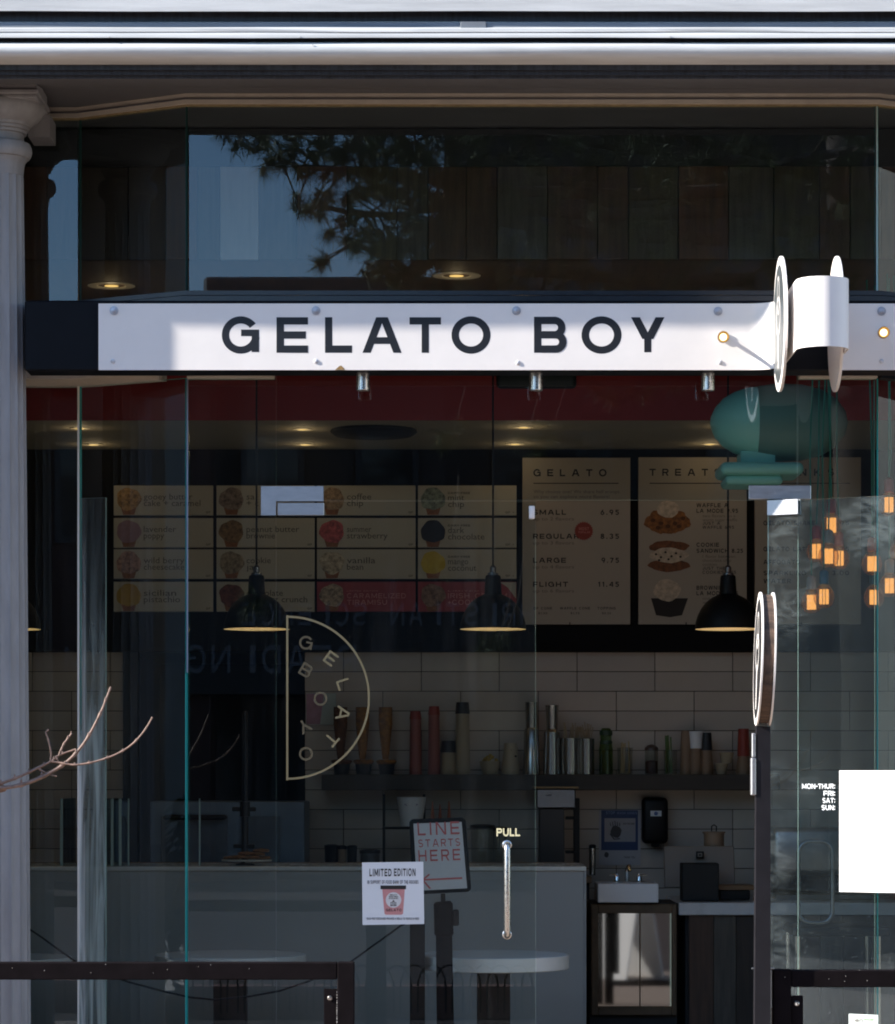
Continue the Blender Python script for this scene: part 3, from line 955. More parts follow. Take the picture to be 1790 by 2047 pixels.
# long pull handle: tube on two stand-offs
hx = X(1014.5)
mb = MB()
YH = -.062
s_ = S(YH)
h0, h1 = CAM_Z + (1560 - 1876) * s_, CAM_Z + (1560 - 1684) * s_
hx = W(1014.5, 0, YH).x
pts = [(hx, -.008, h0 + .012), (hx, -.045, h0 + .010), (hx, YH + .004, h0 + .016), (hx, YH, h0 + .03), (hx, YH, h1 - .03), (hx, YH + .004, h1 - .016), (hx, -.045, h1 - .010), (hx, -.008, h1 - .012)]
mb.tube(pts, .0125, 20)
hd = build('pull_handle', mb, M_steel, door, smooth=60)
mb = MB()
for z in (h0 + .012, h1 - .012): mb.lathe((hx, -.007, z), [(.019, 0), (.019, -.006), (.014, -.009)], 24, 'Y')
build('handle_rose', mb, M_steel, hd)
mb = MB()
text_fit(mb, 'PULL', 993, 1040, 1656, 1672, -.0065, t=.22, sp=.12)
build('pull_lettering', mb, mat('cream_vinyl', (.78, .72, .45), .5), door, smooth=False)
# gold half-round logo
mb = MB()
YL = -.0066
c = W(576, 1395, YL); s_ = S(YL); d0 = Vector((0, -.0008, 0))
rr, tt = 164 * s_, 4.2 * s_
N_ = 90
for k in range(N_):
    a0, a1 = R(90 - 180 * k / N_), R(90 - 180 * (k + 1) / N_)
    if abs((a0 + a1) / 2) < R(.7): continue
    P_ = lambda r, a: c + Vector((r * cos(a), 0, r * sin(a)))
    mb.prism([P_(rr, a0), P_(rr, a1), P_(rr - tt, a1), P_(rr - tt, a0)], d0)
a = W(572.5, 1560, YL); b = W(576.6, 1230, YL)
mb.prism([(a.x, YL, a.z), (b.x, YL, a.z), (b.x, YL, b.z), (a.x, YL, b.z)], d0 * 1.2)
lg = build('logo_outline', mb, M_gold, door, smooth=False)
def rot_letter(mb, ch, px, py, deg, hpx, t=.17):
    """letter centred on a pixel, its top turned by deg clockwise"""
    w, _ = glyph(ch, t)
    a = R(-deg)
    dx = Vector((cos(a), 0, sin(a))); up = Vector((-sin(a), 0, cos(a)))
    hh = hpx * s_; sx = hh
    o = W(px, py, YL) - dx * (w * sx / 2) - up * (hh / 2)
    put_glyph(mb, ch, t, o, sx, hh, dx=dx, up=up)
for ch, px, py, deg in (('G', 612, 1285, 10), ('E', 661.5, 1316.5, 36), ('L', 687, 1368, 72), ('A', 686, 1426, 102), ('T', 663, 1478, 130), ('O', 612, 1507, 165),
                        ('B', 612, 1340, 30), ('O', 641, 1397, 90), ('Y', 609, 1452, 150)):
    mb = MB(); rot_letter(mb, ch, px, py, deg, 26, .16)
    build('logo_letter', mb, M_gold if ch in 'ELAT' else mat('dull_gold_vinyl', (.15, .115, .06), .5), lg, smooth=False)

# open door leaf, swung out to the right
odir = Vector((cos(R(30)), -sin(R(30)), 0))
piv = Vector((W(1536, 0, 0).x, -.005, 0))
od = empty('glass_door', piv, 'open glass door swung out to the right with wiped smears on it', 'door')
pe = piv + odir * 1.04
pane('pane', (piv.x, piv.y), (pe.x, pe.y), .02, zdt, od, m=M_glass_door, edge=M_edge_pale)
on = Vector((odir.y, -odir.x, 0))
def leaf_box(mb, u0, u1, z0, z1, f0, f1):
    q = [piv + odir * u0 + on * f1, piv + odir * u1 + on * f1, piv + odir * u1 + on * f0, piv + odir * u0 + on * f0]
    mb.prism([(v.x, v.y, z0) for v in q], (0, 0, z1 - z0))
mb = MB(); zp = CAM_Z + (1560 - 1031) * .002
leaf_box(mb, .004, .135, zp, zdt + .003, .007, .018); leaf_box(mb, .004, .135, zp, zdt + .003, -.018, -.007)
build('patch_hinge', mb, M_satin, od)
def leaf_u(px):
    """distance along the leaf at which a photo column crosses it"""
    t = (px - 895) / FPX
    # piv.x + u c = t (piv.y - u s - CAM_Y)
    return (t * (piv.y - CAM_Y) - piv.x) / (odir.x - t * odir.y)
def leaf_p(px, py, f=.0066):
    u = leaf_u(px); p = piv + odir * u + on * f
    return Vector((p.x, p.y, CAM_Z + (1560 - py) * (p.y - CAM_Y) / FPX))
mb = MB()
for k, ln in enumerate(('MON-THUR:', 'FRI:', 'SAT:', 'SUN:')):
    t = .2; hgt = 10.0 * S(-.1); w = text_w(ln, t, .14, .4); tot = {'MON-THUR:': 66, 'FRI:': 23, 'SAT:': 25, 'SUN:': 27}[ln]
    a = leaf_p(1671.5 - tot, 1577 + 14.2 * k); b = leaf_p(1671.5, 1577 + 14.2 * k)
    sx = (b - a).length / w; o = Vector(a); dx = (b - a); dx.z = 0; dx.normalize()
    for chh in ln:
        adv = put_glyph(mb, chh, t, o, sx, hgt, dx=dx, nrm=on, depth=.0006)
        o = o + dx * (adv + .14 * sx)
build('opening_hours_lettering', mb, mat('white_vinyl', (.75, .78, .8), .5), od, smooth=False)
# pull handle of the open leaf near its free edge
mb = MB()
q = piv + odir * .96
mb.tube([q + on * o_ + Vector((0, 0, z)) for o_, z in ((.006, .86), (.05, .87), (.06, .9), (.06, 1.2), (.05, 1.23), (.006, 1.24))], .0125, 14)
build('pull_handle', mb, M_steel, od, smooth=60)

# papers on the doors
ps = empty('white_notice', leaf_p(1735, 1665), 'blank bright white sheet taped to the open glass door', 'notice')
mb = MB()
u0, u1 = leaf_u(1680.5), leaf_u(1680.5) + .36
z0, z1 = leaf_p(1681, 1783).z, leaf_p(1681, 1540.5).z
leaf_box(mb, u0, u1, z0, z1, .0085, .0105)
build('sheet', mb, M_paper2, ps)
st = empty('door_sticker', leaf_p(1727, 2050), 'pale sticker with dark print and a green word at the foot of the open door', 'sticker')
mb = MB(); u0, u1 = leaf_u(1699), leaf_u(1757.5)
leaf_box(mb, u0, u1, leaf_p(1700, 2085).z, leaf_p(1700, 2027).z, .0068, .0078)
build('backing', mb, mat('pale_sticker', (.6, .68, .66), .5), st)
mb = MB(); o = leaf_p(1711, 2043.5, .008); hgt = 6 * S(-.15)
for chh in 'WINTV': o = o + odir * (put_glyph(mb, chh, .2, o, hgt * .62, hgt, dx=odir, nrm=on, depth=.0004) + hgt * .06)
o = leaf_p(1709, 2037, .008)
for k in range(9):
    q0, q1 = leaf_p(1708 + 2.2 * k, 2037 - 3.2 * sin(k * .5) - 1, .0084), leaf_p(1710.2 + 2.2 * k, 2037 - 3.2 * sin((k + 1) * .5) - 1, .0084)
    mb.prism([q0, q1, q1 + Vector((0, 0, .0012)), q0 + Vector((0, 0, .0012))], on * .0003)
build('sticker_print', mb, M_ink_soft, st, smooth=False)
mb = MB(); o = leaf_p(1730, 2040.5, .008); hgt = 4.6 * S(-.15)
for chh in 'BOULDER': o = o + odir * (put_glyph(mb, chh, .22, o, hgt * .62, hgt, dx=odir, nrm=on, depth=.0004) + hgt * .06)
build('green_lettering', mb, mat('sticker_green', (.2, .36, .16), .6), st, smooth=False)

lp = empty('poster', W(786, 1786, -.02), 'square white poster on the closed door showing a pink ice cream tub', 'poster')
mb = MB(); YP = -.0095
a, b, c_, d_ = W(724, 1724.5, YP), W(846.5, 1723, YP), W(848.5, 1847.5, YP), W(725, 1849.5, YP)
mb.prism([a, b, c_, d_], (0, .0015, 0))
build('sheet', mb, M_paper, lp)
mb = MB()
text_fit(mb, 'LIMITED', 739, 783, 1737, 1752, YP, t=.2, sp=.3)
text_fit(mb, 'EDITION', 788, 831, 1736.5, 1751.5, YP, t=.2, sp=.3)
build('heading', mb, M_ink, lp, smooth=False)
mb = MB()
text_fit(mb, 'IN SUPPORT OF FOOD BANK OF THE ROCKIES', 735, 837, 1760, 1767, YP, t=.2, sp=.3)
build('small_print', mb, mat('poster_small_ink', (.12, .12, .14), .7), lp, smooth=False)
mb = MB()
text_fit(mb, 'EACH PINT PURCHASED PROVIDES 4 MEALS TO PEOPLE IN NEED', 734, 838, 1834.5, 1839, YP, t=.2, sp=.3)
build('small_print', mb, mat('poster_small_ink', (.12, .12, .14), .7), lp, smooth=False)
M_pinktub = mat('pink_tub_print', (.62, .27, .26), .6, noise=.08, nscale=40)
mb = MB(); mb.prism([W(764.5, 1778, YP - .0001), W(809.5, 1778, YP - .0001), W(806, 1827, YP - .0001), W(803, 1829, YP - .0001), W(772, 1829, YP - .0001), W(769, 1827, YP - .0001)], (0, -.0005, 0))
tub = build('tub_print', mb, M_pinktub, lp)
mb = MB(); mb.prism([W(761, 1770.5, YP - .0002), W(812, 1770.5, YP - .0002), W(812, 1778, YP - .0002), W(761, 1778, YP - .0002)], (0, -.0006, 0))
build('tub_lid_print', mb, M_ink, tub)
mb = MB(); c_ = W(787, 1799.5, YP - .0007)
mb.lathe(c_, [(15.5 * .002, 0), (15.5 * .002, -.0004)], 28, 'Y')
build('tub_label_print', mb, mat('tub_label_white', (.7, .68, .66), .6), tub)
mb = MB()
for k, (ln, w_) in enumerate((('GELATO', 14), ('MADE FRESH', 18), ('IN COLORADO', 18))): text_fit(mb, ln, 787 - w_ / 2, 787 + w_ / 2, 1788 + k * 3.6, 1790.4 + k * 3.6, YP - .0012, t=.22, sp=.2, depth=.0004)
text_fit(mb, 'FOOD', 781, 793, 1804, 1807, YP - .0012, t=.25, sp=.2, depth=.0004); text_fit(mb, 'BANK', 781, 793, 1808, 1811.5, YP - .0012, t=.28, sp=.2, depth=.0004)
text_fit(mb, 'GELATO', 772, 803, 1817, 1822, YP - .0008, t=.2, sp=.3, depth=.0004)
mb.prism([W(787, 1799.5, YP - .0012), W(790, 1803, YP - .0012), W(784, 1803, YP - .0012)], (0, -.0004, 0))
build('tub_lettering', mb, M_ink, tub, smooth=False)

# ------------------------------------------------------------------ shop interior
YT = 3.70
S_T = S(YT)
mb = MB(); mb.box(-2.6, 3.1, .27, 6.1, -.01, .004)
build('shop_floor', mb, mat('polished_concrete', (.05, .048, .045), .5, noise=.25, nscale=2), kind='structure')
ZC1, ZC2, YRED = 3.655, 3.197, 2.39
ceil = empty('shop_ceiling', (0, 2, ZC2), 'plain drab ceiling above the menu boards, stepping down behind the red band', 'ceiling')
mb = MB(); mb.box(-2.6, 3.1, YRED + .005, 6.1, ZC2, ZC2 + .12)
build('back_ceiling', mb, M_ceil, ceil)
mb = MB(); mb.box(-2.6, 3.1, .6, YRED - .001, ZC1, ZC1 + .1)
build('front_ceiling', mb, mat('dark_timber_ceiling', (.085, .055, .038), .7, noise=.4, nscale=5, stretch=(6, .6, 1)), ceil)
red = empty('red_bulkhead', (0, YRED, ZC2), 'dark red painted bulkhead running above the counter', 'bulkhead')
mb = MB(); mb.box(-2.6, 3.1, YRED - .0005, YRED + .004, ZC2 - .001, ZC1 + .1)
build('panel', mb, M_red, red)
mb = MB(); mb.pbox(993, 700, 1153, 776, YRED - .03, .03, .02, seg=3)
build('grille', mb, mat('black_grille', (.008, .014, .016), .6), red)
mb = MB(); c_ = W(748, 857, 2.85)
mb.lathe((c_.x, 2.78, ZC2), [(.21, -.0005), (.215, -.012), (.19, -.03), (.0002, -.036)], 48)
vent = build('ceiling_vent', mb, mat('black_vent', (.012, .012, .012), .7))
tag(vent, 'round black vent on the low ceiling left of the middle', 'vent')
# reclaimed plank bulkhead seen through the upper panes
pk = empty('plank_bulkhead', (0, .6, ZC1), 'reclaimed wood plank bulkhead seen through the long upper pane', 'wall')
mb = MB(); mb.box(-2.6, 3.1, .62, .66, ZC1 + .1, 4.2)
build('backing_board', mb, M_darkwall, pk)
mb = MB(); mb.box(-2.6, 3.1, .58, .619, 4.045, 4.2)
build('dark_header', mb, M_darkwall, pk)
rnd = random.Random(11)
plank_mats = [mat('reclaimed_plank_%s' % nm, c, .75, noise=.45, nscale=5, stretch=(8, 1, .7), bump=.3) for nm, c in
              (('brown', (.085, .047, .03)), ('rust', (.10, .045, .025)), ('grey', (.085, .07, .055)), ('olive', (.075, .058, .036)), ('dark', (.045, .032, .024)))]
M_palep = mat('pale_plank', (.36, .35, .36), .7, noise=.1, nscale=6, stretch=(8, 1, .7))
x = -2.6; k = 0
while x < 3.08:
    w = rnd.choice((.13, .16, .19, .21))
    xa = W(440, 0, .6).x; xb = W(518, 0, .6).x
    if x < xa < x + w + .03: w = xa - x
    pale = abs(x - xa) < .002
    if pale: w = xb - xa
    w = min(w, 3.1 - x)
    mb = MB(); dpt = rnd.uniform(.575, .6)
    mb.box(x + .0015, x + w - .0015, dpt, .6195, ZC1 - .0, 4.044, .002)
    build('plank', mb, M_palep if pale else plank_mats[rnd.randrange(5)], pk)
    x += w; k += 1

# back wall: black menu wall above, tiles below
ZM0 = CAM_Z + (1560 - 1303) * S_T
mw = empty('menu_wall', (0, 3.66, ZM0), 'matt black wall band that carries the menu boards', 'wall')
mb = MB(); mb.box(-2.6, 3.1, 3.655, 3.8, ZM0, ZC2 - .001)
build('panel', mb, M_menublack, mw)
mb = MB(); mb.box(-2.6, 3.1, 3.64, 3.654, ZM0, ZM0 + .02)
build('lower_edge', mb, M_menublack, mw)
tw = empty('tiled_wall', (0, YT, 0), 'wall of long glazed subway tiles behind the counter', 'wall')
XO0, XO1 = W(258, 0, YT).x, W(610, 0, YT).x
mb = MB(); mb.box(-2.6, XO0, YT + .004, YT + .1, 0, ZM0 - .001); mb.box(XO1, 3.1, YT + .004, YT + .1, 0, ZM0 - .001)
build('grout_backing', mb, M_grout, tw)
PITCH = 39.35 * S_T; TW_ = 155.6 * S_T
tile_mesh = None
M_tiles = [mat('glazed_tile_%s' % a_, c_, .2, noise=.04, nscale=5, spec=.6) for a_, c_ in (('warm', (.54, .455, .385)), ('plain', (.51, .44, .38)), ('pale', (.57, .495, .42)))]
tmeshes = {}
rnd = random.Random(5)
for row in range(17):
    z1 = ZM0 - .003 - row * PITCH
    z0 = z1 - PITCH + .0035
    j0 = W(1154 if (row // 2) % 2 == 0 else 1232.5, 0, YT).x
    for (xa, xb) in ((-2.6, XO0), (XO1, 3.1)):
        i0 = math.floor((xa - j0) / TW_)
        for i in range(i0, i0 + 16):
            a = max(xa, j0 + i * TW_ + .0016); b = min(xb, j0 + (i + 1) * TW_ - .0016)
            if b - a < .012: continue
            full = b - a > TW_ - .005
            key = (full, rnd.randrange(3))
            p = Vector((a, YT - .004 + rnd.uniform(0, .0012), z0))
            if full and key in tmeshes:
                o = bpy.data.objects.new('tile', tmeshes[key]); COL.objects.link(o); o.parent = tw
                o.location = p - ORIGIN[tw.name]
            else:
                mb = MB(); mb.box(0, b - a, 0, .0085, 0, z1 - z0, .0012)
                for v in mb.bm.verts: v.co += ORIGIN[tw.name]
                o = build('tile', mb, M_tiles[key[1]], tw)
                o.location = p - ORIGIN[tw.name]
                if full: tmeshes[key] = o.data
            o.rotation_euler = (rnd.uniform(-.004, .004), 0, rnd.uniform(-.003, .003))
# dark passage between the tiled parts
pas = empty('dark_passage', ((XO0 + XO1) / 2, 4.2, 0), 'unlit dark passage opening in the tiled wall left of the shelf', 'passage')
mb = MB(); mb.box(XO0 - .1, XO1 + .1, 5.4, 5.5, 0, ZM0)
mb.box(XO0 - .12, XO0 - .002, YT + .101, 5.4, 0, ZM0); mb.box(XO1 + .002, XO1 + .12, YT + .101, 5.4, 0, ZM0)
build('passage_walls', mb, M_darkwall, pas)
mb = MB(); mb.box(XO0 - .03, XO0 + .05, YT - .02, YT + .1, 0, ZM0 - .001, .003)
build('door_jamb', mb, M_frame, pas)

# ---- flavour board: sixteen cards
fb = empty('flavour_board', W(630, 1096, 3.63), 'wide board of sixteen flavour cards with cone pictures', 'menu board')
cols = [(227.5, 426), (433, 629), (634, 831), (836, 1033)]
rows = [(970.5, 1030), (1035.5, 1094.5), (1098, 1157), (1163, 1222.5)]
flav = [[('gooey butter', 'cake + caramel', None), ('sa', '+ c', None), ('coffee', 'chip', None), ('mint', 'chip', 'DAIRY-FREE')],
        [('lavender', 'poppy', None), ('peanut butter', 'brownie', None), ('summer', 'strawberry', None), ('dark', 'chocolate', 'DAIRY-FREE')],
        [('wild berry', 'cheesecake', None), ('cookie', 'jar', None), ('vanilla', 'bean', None), ('mango', 'coconut', 'DAIRY-FREE')],
        [('sicilian', 'pistachio', None), ('chocolate', 'hazelnut crunch', None), ('CARAMELIZED', 'TIRAMISU', 'LIMITED EDITION'), ('IRISH CREAM', '+COOKIES', 'LIMITED')]]
scol = [[(.50, .30, .12), (.30, .22, .17), (.42, .28, .17), (.28, .32, .24)], [(.34, .2, .24), (.28, .17, .08), (.55, .12, .12), (.02, .02, .03)],
        [(.45, .27, .22), (.36, .28, .19), (.6, .5, .36), (.62, .45, .05)], [(.48, .3, .05), (.2, .07, .05), (.5, .38, .26), (.3, .18, .12)]]
M_cone = mat('cone_print', (.3, .12, .045), .7, noise=.4, nscale=90)
M_redcard = mat('red_menu_card', (.33, .05, .055), .6)
YB = 3.625
rnd = random.Random(21)
for r_ in range(4):
    for c_ in range(4):
        x0, x1 = cols[c_]; y0, y1 = rows[r_]
        redc = r_ == 3 and c_ >= 2
        mb = MB(); mb.pbox(x0, y0, x1, y1, YB, .028, .001)
        cd = build('flavour_card', mb, M_redcard if redc else M_cream, fb, label='red card' if redc else None)
        if r_ == 3 and c_ == 3:
            mb = MB(); yq = YB - .0004
            mb.prism([W(1000, y0 + 1, yq), W(x1 - 1, y0 + 1, yq), W(x1 - 1, y0 + 34, yq), W(1016, y0 + 12, yq)], (0, -.0004, 0))
            build('corner_print', mb, M_cream, cd)
        sx_, sy_ = x0 + 30, y0 + 27
        mb = MB(); yq = YB - .0006
        mb.prism([W(sx_ - 17, y1 - 22, yq), W(sx_ + 17, y1 - 22, yq), W(sx_ + 11, y1 - 1, yq), W(sx_ - 11, y1 - 1, yq)], (0, -.0005, 0))
        build('cone_print', mb, M_cone, cd)
        mb = MB(); yq = YB - .0014
        ph = rnd.uniform(0, 6)
        lumpy = .04 if (r_, c_) in ((1, 0), (3, 0), (1, 3), (2, 3)) else .055
        pts = []
        for k in range(30):
            a = 2 * pi * k / 30
            q = 1 + lumpy * sin(3 * a + ph) + lumpy * .6 * sin(7 * a + 2 * ph)
            rx, ry = 24.5 * q, 22.5 * q
            if sin(a) < -.5: rx *= 1.03
            pts.append(W(sx_ + rx * cos(a), sy_ - ry * sin(a), yq))
        mb.prism(pts, (0, -.0006, 0))
        nm_ = 'scoop_print_%d%d' % (r_, c_)
        mm = mat('gelato_print ' + flav[r_][c_][0], scol[r_][c_], .7, noise=.12 if lumpy < .05 else .75, nscale=55)
        build('scoop_print', mb, mm, cd, smooth=False)
        l1, l2, l0 = flav[r_][c_]
        tx0 = x0 + (60 if c_ else 60)
        ink = mat('card_ink', (.10, .088, .07), .7) if not redc else mat('card_pink_ink', (.62, .25, .22), .7)
        if redc:
            mb = MB(); yy = YB - .0003
            text_fit(mb, l0, tx0, tx0 + 62, y0 + 17, y0 + 19.5, yy, t=.2, sp=.3, depth=.0006)
            text_fit(mb, l1, tx0, tx0 + (118 if c_ == 2 else 118), y0 + 23, y0 + 33, yy, t=.17, sp=.25, depth=.0006)
            text_fit(mb, l2, tx0, tx0 + (80 if c_ == 2 else 82), y0 + 36, y0 + 46, yy, t=.17, sp=.25, depth=.0006)
            build('lettering', mb, ink, cd, smooth=False)
        else:
            yb = y0 + 30 + (0 if l0 is None else 2)
            cw = 8.1
            font_text('lettering', l1, tx0, yb - 2, 12.5, YB, ink, cd, tx0 + cw * len(l1))
            font_text('lettering', l2, tx0, yb + 11, 12.5, YB, ink, cd, tx0 + cw * len(l2))
            if l0:
                mb = MB(); text_fit(mb, l0, tx0, tx0 + 44, y0 + 13, y0 + 17, YB - .0003, t=.22, sp=.2, depth=.0006)
                build('lettering', mb, ink, cd, smooth=False)
            mb = MB(); text_fit(mb, 'GF +' if c_ == 3 else 'GF', x1 - (22 if c_ == 3 else 14), x1 - 5, y1 - 8, y1 - 4, YB - .0003, t=.2, sp=.3, depth=.0006)
            build('diet_mark', mb, ink, cd, smooth=False)

# ---- three tall menu boards
YMB = 3.62
def board(x0, y0, x1, y1, name, label):
    t = empty('menu_board', W((x0 + x1) / 2, y1, YMB), label, 'menu board')
    mb = MB(); mb.pbox(x0, y0, x1, y1, YMB, .034, .001)
    p = build('board', mb, M_board, t)
    mb = MB(); mb.pbox((x0 + x1) / 2 - 14, y1 - 4, (x0 + x1) / 2 - 12, y1 + 1, YMB - .004, .004)
    build('clip', mb, M_plastic, t)
    return t
g1 = board(1045, 915, 1260.5, 1248, 'g', 'kraft menu board headed GELATO with cup sizes and prices')
yy = YMB - .0003
mb = MB(); text_fit(mb, 'GELATO', 1067, 1213, 938, 952, yy, t=.2, wide=1.0)
build('heading', mb, M_ink, g1, smooth=False)
mb = MB(); mb.pbox(1067, 965.2, 1237, 967, YMB - .001, .0012)
build('rule_line', mb, M_ink, g1)
font_text('small_print', 'Why choose one? We share half scoops', 1067, 986, 7, YMB, M_ink_soft, g1, 1239)
font_text('small_print', 'so you can explore more flavors!', 1067, 996, 7, YMB, M_ink_soft, g1, 1219)
for ln, pr, yb, sub, wl_, pw_ in (('SMALL', '6.95', 1029, 'up to 2 flavors', 66, 37), ('REGULAR', '8.35', 1077, 'up to 3 flavors', 92, 37), ('LARGE', '9.75', 1125, 'up to 4 flavors', 66, 35), ('FLIGHT', '11.45', 1173, 'up to 6 flavors', 70, 42)):
    mb = MB(); text_fit(mb, ln, 1066, 1066 + wl_, yb - 10, yb, yy, t=.2, sp=.3)
    build('size_name', mb, M_ink, g1, smooth=False)
    mb = MB(); text_fit(mb, pr, 1238 - pw_, 1238, yb - 10, yb, yy, t=.2, sp=.4)
    build('price', mb, M_ink, g1, smooth=False)
    font_text('small_print', sub, 1066, yb + 11.5, 7, YMB, M_ink_soft, g1, 1148)
mb = MB()
for ln, x0, x1, p_ in (('GF CONE', 1067, 1104, '$1.00'), ('WAFFLE CONE', 1120, 1180, '$1.75'), ('TOPPING', 1195, 1231, '$0.50')):
    text_fit(mb, ln, x0, x1, 1213.5, 1218.5, yy, t=.22, sp=.3)
    text_fit(mb, p_, (x0 + x1) / 2 - 9, (x0 + x1) / 2 + 9, 1224, 1228, yy, t=.2, sp=.3)
build('extras_line', mb, mat('mid_menu_ink', (.09, .08, .07), .7), g1, smooth=False)
mb = MB(); c_ = W(1167.5, 1061.5, YMB - .002)
pts = [c_ + Vector(((17.5 + (1.6 if k % 2 else -.6)) * S(YMB) * cos(2 * pi * k / 48), 0, (17.5 + (1.6 if k % 2 else -.6)) * S(YMB) * sin(2 * pi * k / 48))) for k in range(48)]
mb.prism(pts, (0, .0015, 0))
bd = build('round_badge', mb, M_redcup, g1)
mb = MB(); text_fit(mb, 'MOST', 1158, 1178, 1054, 1060, YMB - .0022, t=.2, sp=.2, depth=.0005); text_fit(mb, 'POPULAR', 1157, 1180, 1062, 1066, YMB - .0022, t=.2, sp=.2, depth=.0005)
build('badge_lettering', mb, mat('badge_pink', (.55, .2, .17), .7), bd, smooth=False)

g2 = board(1277, 914, 1493.5, 1248, 't', 'kraft menu board headed TREATS with three food pictures')
mb = MB(); text_fit(mb, 'TREATS', 1299, 1441, 937, 951, yy, t=.2, wide=1.0)
build('heading', mb, M_ink, g2, smooth=False)
mb = MB(); mb.pbox(1299, 965.2, 1470, 967, YMB - .001, .0012)
build('rule_line', mb, M_ink, g2)
for k, (rowsx) in enumerate(((('WAFFLE A', 1393, 1456, 1014), ('LA MODE 9.95', 1393, 1476, 1025)), (('COOKIE', 1393, 1438, 1093), ('SANDWICH 8.25', 1393, 1486, 1105)), (('BROWNIE A', 1393, 1458, 1179), ('LA MODE 8.95', 1393, 1476, 1190)))):
    mb = MB()
    for ln, x0, x1, yb in rowsx: text_fit(mb, ln, x0, x1, yb - 8, yb, yy, t=.2, sp=.25)
    build('price_line', mb, M_ink, g2, smooth=False)
for ln, yb in (('two flavors on a', 1034), ('warm sugar waffle', 1042), ('1 flavor between', 1115), ('chocolate chip', 1123), ('cookies', 1131), ('one flavor on a', 1199), ('warm brownie', 1207)):
    font_text('small_print', ln, 1405, yb, 6, YMB, M_ink_soft, g2, 1405 + 4.1 * len(ln))
mb = MB()
for ln, x1, yb in (('JUST A', 1440, 1049), ('WAFFLE 6.95', 1468, 1057), ('JUST THE', 1450, 1139), ('COOKIES 5.25', 1472, 1147)): text_fit(mb, ln, 1405, x1, yb - 6, yb, yy, t=.2, sp=.25)
build('extras_line', mb, MATS['mid_menu_ink'], g2, smooth=False)
def blob(mb, cx, cy, rx, ry, yq, n=26, ph=0, amp=.05, dep=.0005):
    pts = []
    for k in range(n):
        a = 2 * pi * k / n; q = 1 + amp * sin(4 * a + ph) + amp * .6 * sin(9 * a + ph * 2)
        pts.append(W(cx + rx * q * cos(a), cy - ry * q * sin(a), yq))
    mb.prism(pts, (0, -dep, 0))
M_waf = mat('waffle_print', (.28, .11, .03), .7, noise=.6, nscale=50); M_wafd = mat('waffle_hole_print', (.1, .035, .012), .7)
M_van = mat('vanilla_print', (.60, .49, .37), .7, noise=.35, nscale=45); M_cook = mat('cookie_print', (.2, .075, .03), .7, noise=.6, nscale=50); M_brw = mat('brownie_print', (.02, .014, .012), .7)
mb = MB(); blob(mb, 1318, 1043, 28, 22, YMB - .0008, ph=1, amp=.09); blob(mb, 1353, 1043, 27, 21, YMB - .0016, ph=2.5, amp=.09); blob(mb, 1334, 1055, 24, 12, YMB - .0024, amp=.06)
wf = build('waffle_picture', mb, M_waf, g2, smooth=False)
mb = MB()
for x_, y_ in ((1306, 1040), (1322, 1046), (1350, 1046), (1366, 1036), (1336, 1052), (1316, 1055), (1358, 1052)): blob(mb, x_, y_, 5, 4, YMB - .0032, n=10)
build('waffle_holes', mb, M_wafd, wf, smooth=False)
mb = MB(); blob(mb, 1336, 1018, 22, 17, YMB - .0036, amp=.03)
build('scoop_picture', mb, M_van, wf, smooth=False)
mb = MB(); blob(mb, 1338, 1093, 40, 12, YMB - .0008); blob(mb, 1338, 1130, 41, 13, YMB - .0008, ph=2)
ck = build('cookie_picture', mb, M_cook, g2, smooth=False)
mb = MB(); blob(mb, 1338, 1110, 38, 15, YMB - .0018, ph=1)
build('filling_picture', mb, M_van, ck, smooth=False)
mb = MB()
for x_, y_ in ((1312, 1108), (1322, 1114), (1331, 1104), (1343, 1112), (1352, 1106), (1361, 1113), (1337, 1118), (1318, 1120)): blob(mb, x_, y_, 2.6, 2.2, YMB - .0027, n=8)
build('chip_dots', mb, M_brw, ck, smooth=False)
mb = MB(); mb.prism([W(1302, 1196, YMB - .0008), W(1376, 1196, YMB - .0008), W(1364, 1230, YMB - .0008), W(1340, 1234, YMB - .0008), W(1312, 1230, YMB - .0008)], (0, -.0006, 0))
br = build('brownie_picture', mb, M_brw, g2, smooth=False)
mb = MB(); blob(mb, 1334, 1180, 27, 22, YMB - .0018, ph=.6, amp=.04)
build('scoop_picture', mb, M_van, br, smooth=False)

g3 = board(1510, 914, 1722, 1248, 'd', 'kraft menu board headed DRINKS partly behind the open door')
mb = MB(); text_fit(mb, 'DRINKS', 1524, 1668, 937, 951, yy, t=.2, wide=1.0)
build('heading', mb, M_ink, g3, smooth=False)
mb = MB(); mb.pbox(1530, 965.2, 1700, 967, YMB - .001, .0012)
build('rule_line', mb, M_ink, g3)
mb = MB()
for ln, x1, yb in (('GELATO SHAKE', 1630, 1050), ('GELATO LATTE', 1628, 1102), ('AFFOGATO', 1600, 1128), ('SPARKLING', 1612, 1150), ('WATER', 1582, 1166)): text_fit(mb, ln, 1527, x1, yb - 9, yb, yy, t=.2, sp=.25)
for ln, yb in (('8.95', 1050), ('6.75', 1102), ('5.50', 1128), ('3.00', 1150)): text_fit(mb, ln, 1664, 1698, yb - 9, yb, yy, t=.2, sp=.3)
build('price_line', mb, M_ink, g3, smooth=False)
# ------------------------------------------------------------------ lamps in the shop
def point(parent, loc, energy, col=(1, .72, .42), r=.04):
    l = bpy.data.lights.new('lamp_light', 'POINT'); l.energy = energy; l.color = col; l.shadow_soft_size = r
    o = bpy.data.objects.new('lamp_light', l); COL.objects.link(o); o.parent = parent
    o.location = Vector(loc) - ORIGIN[parent.name]
    return o


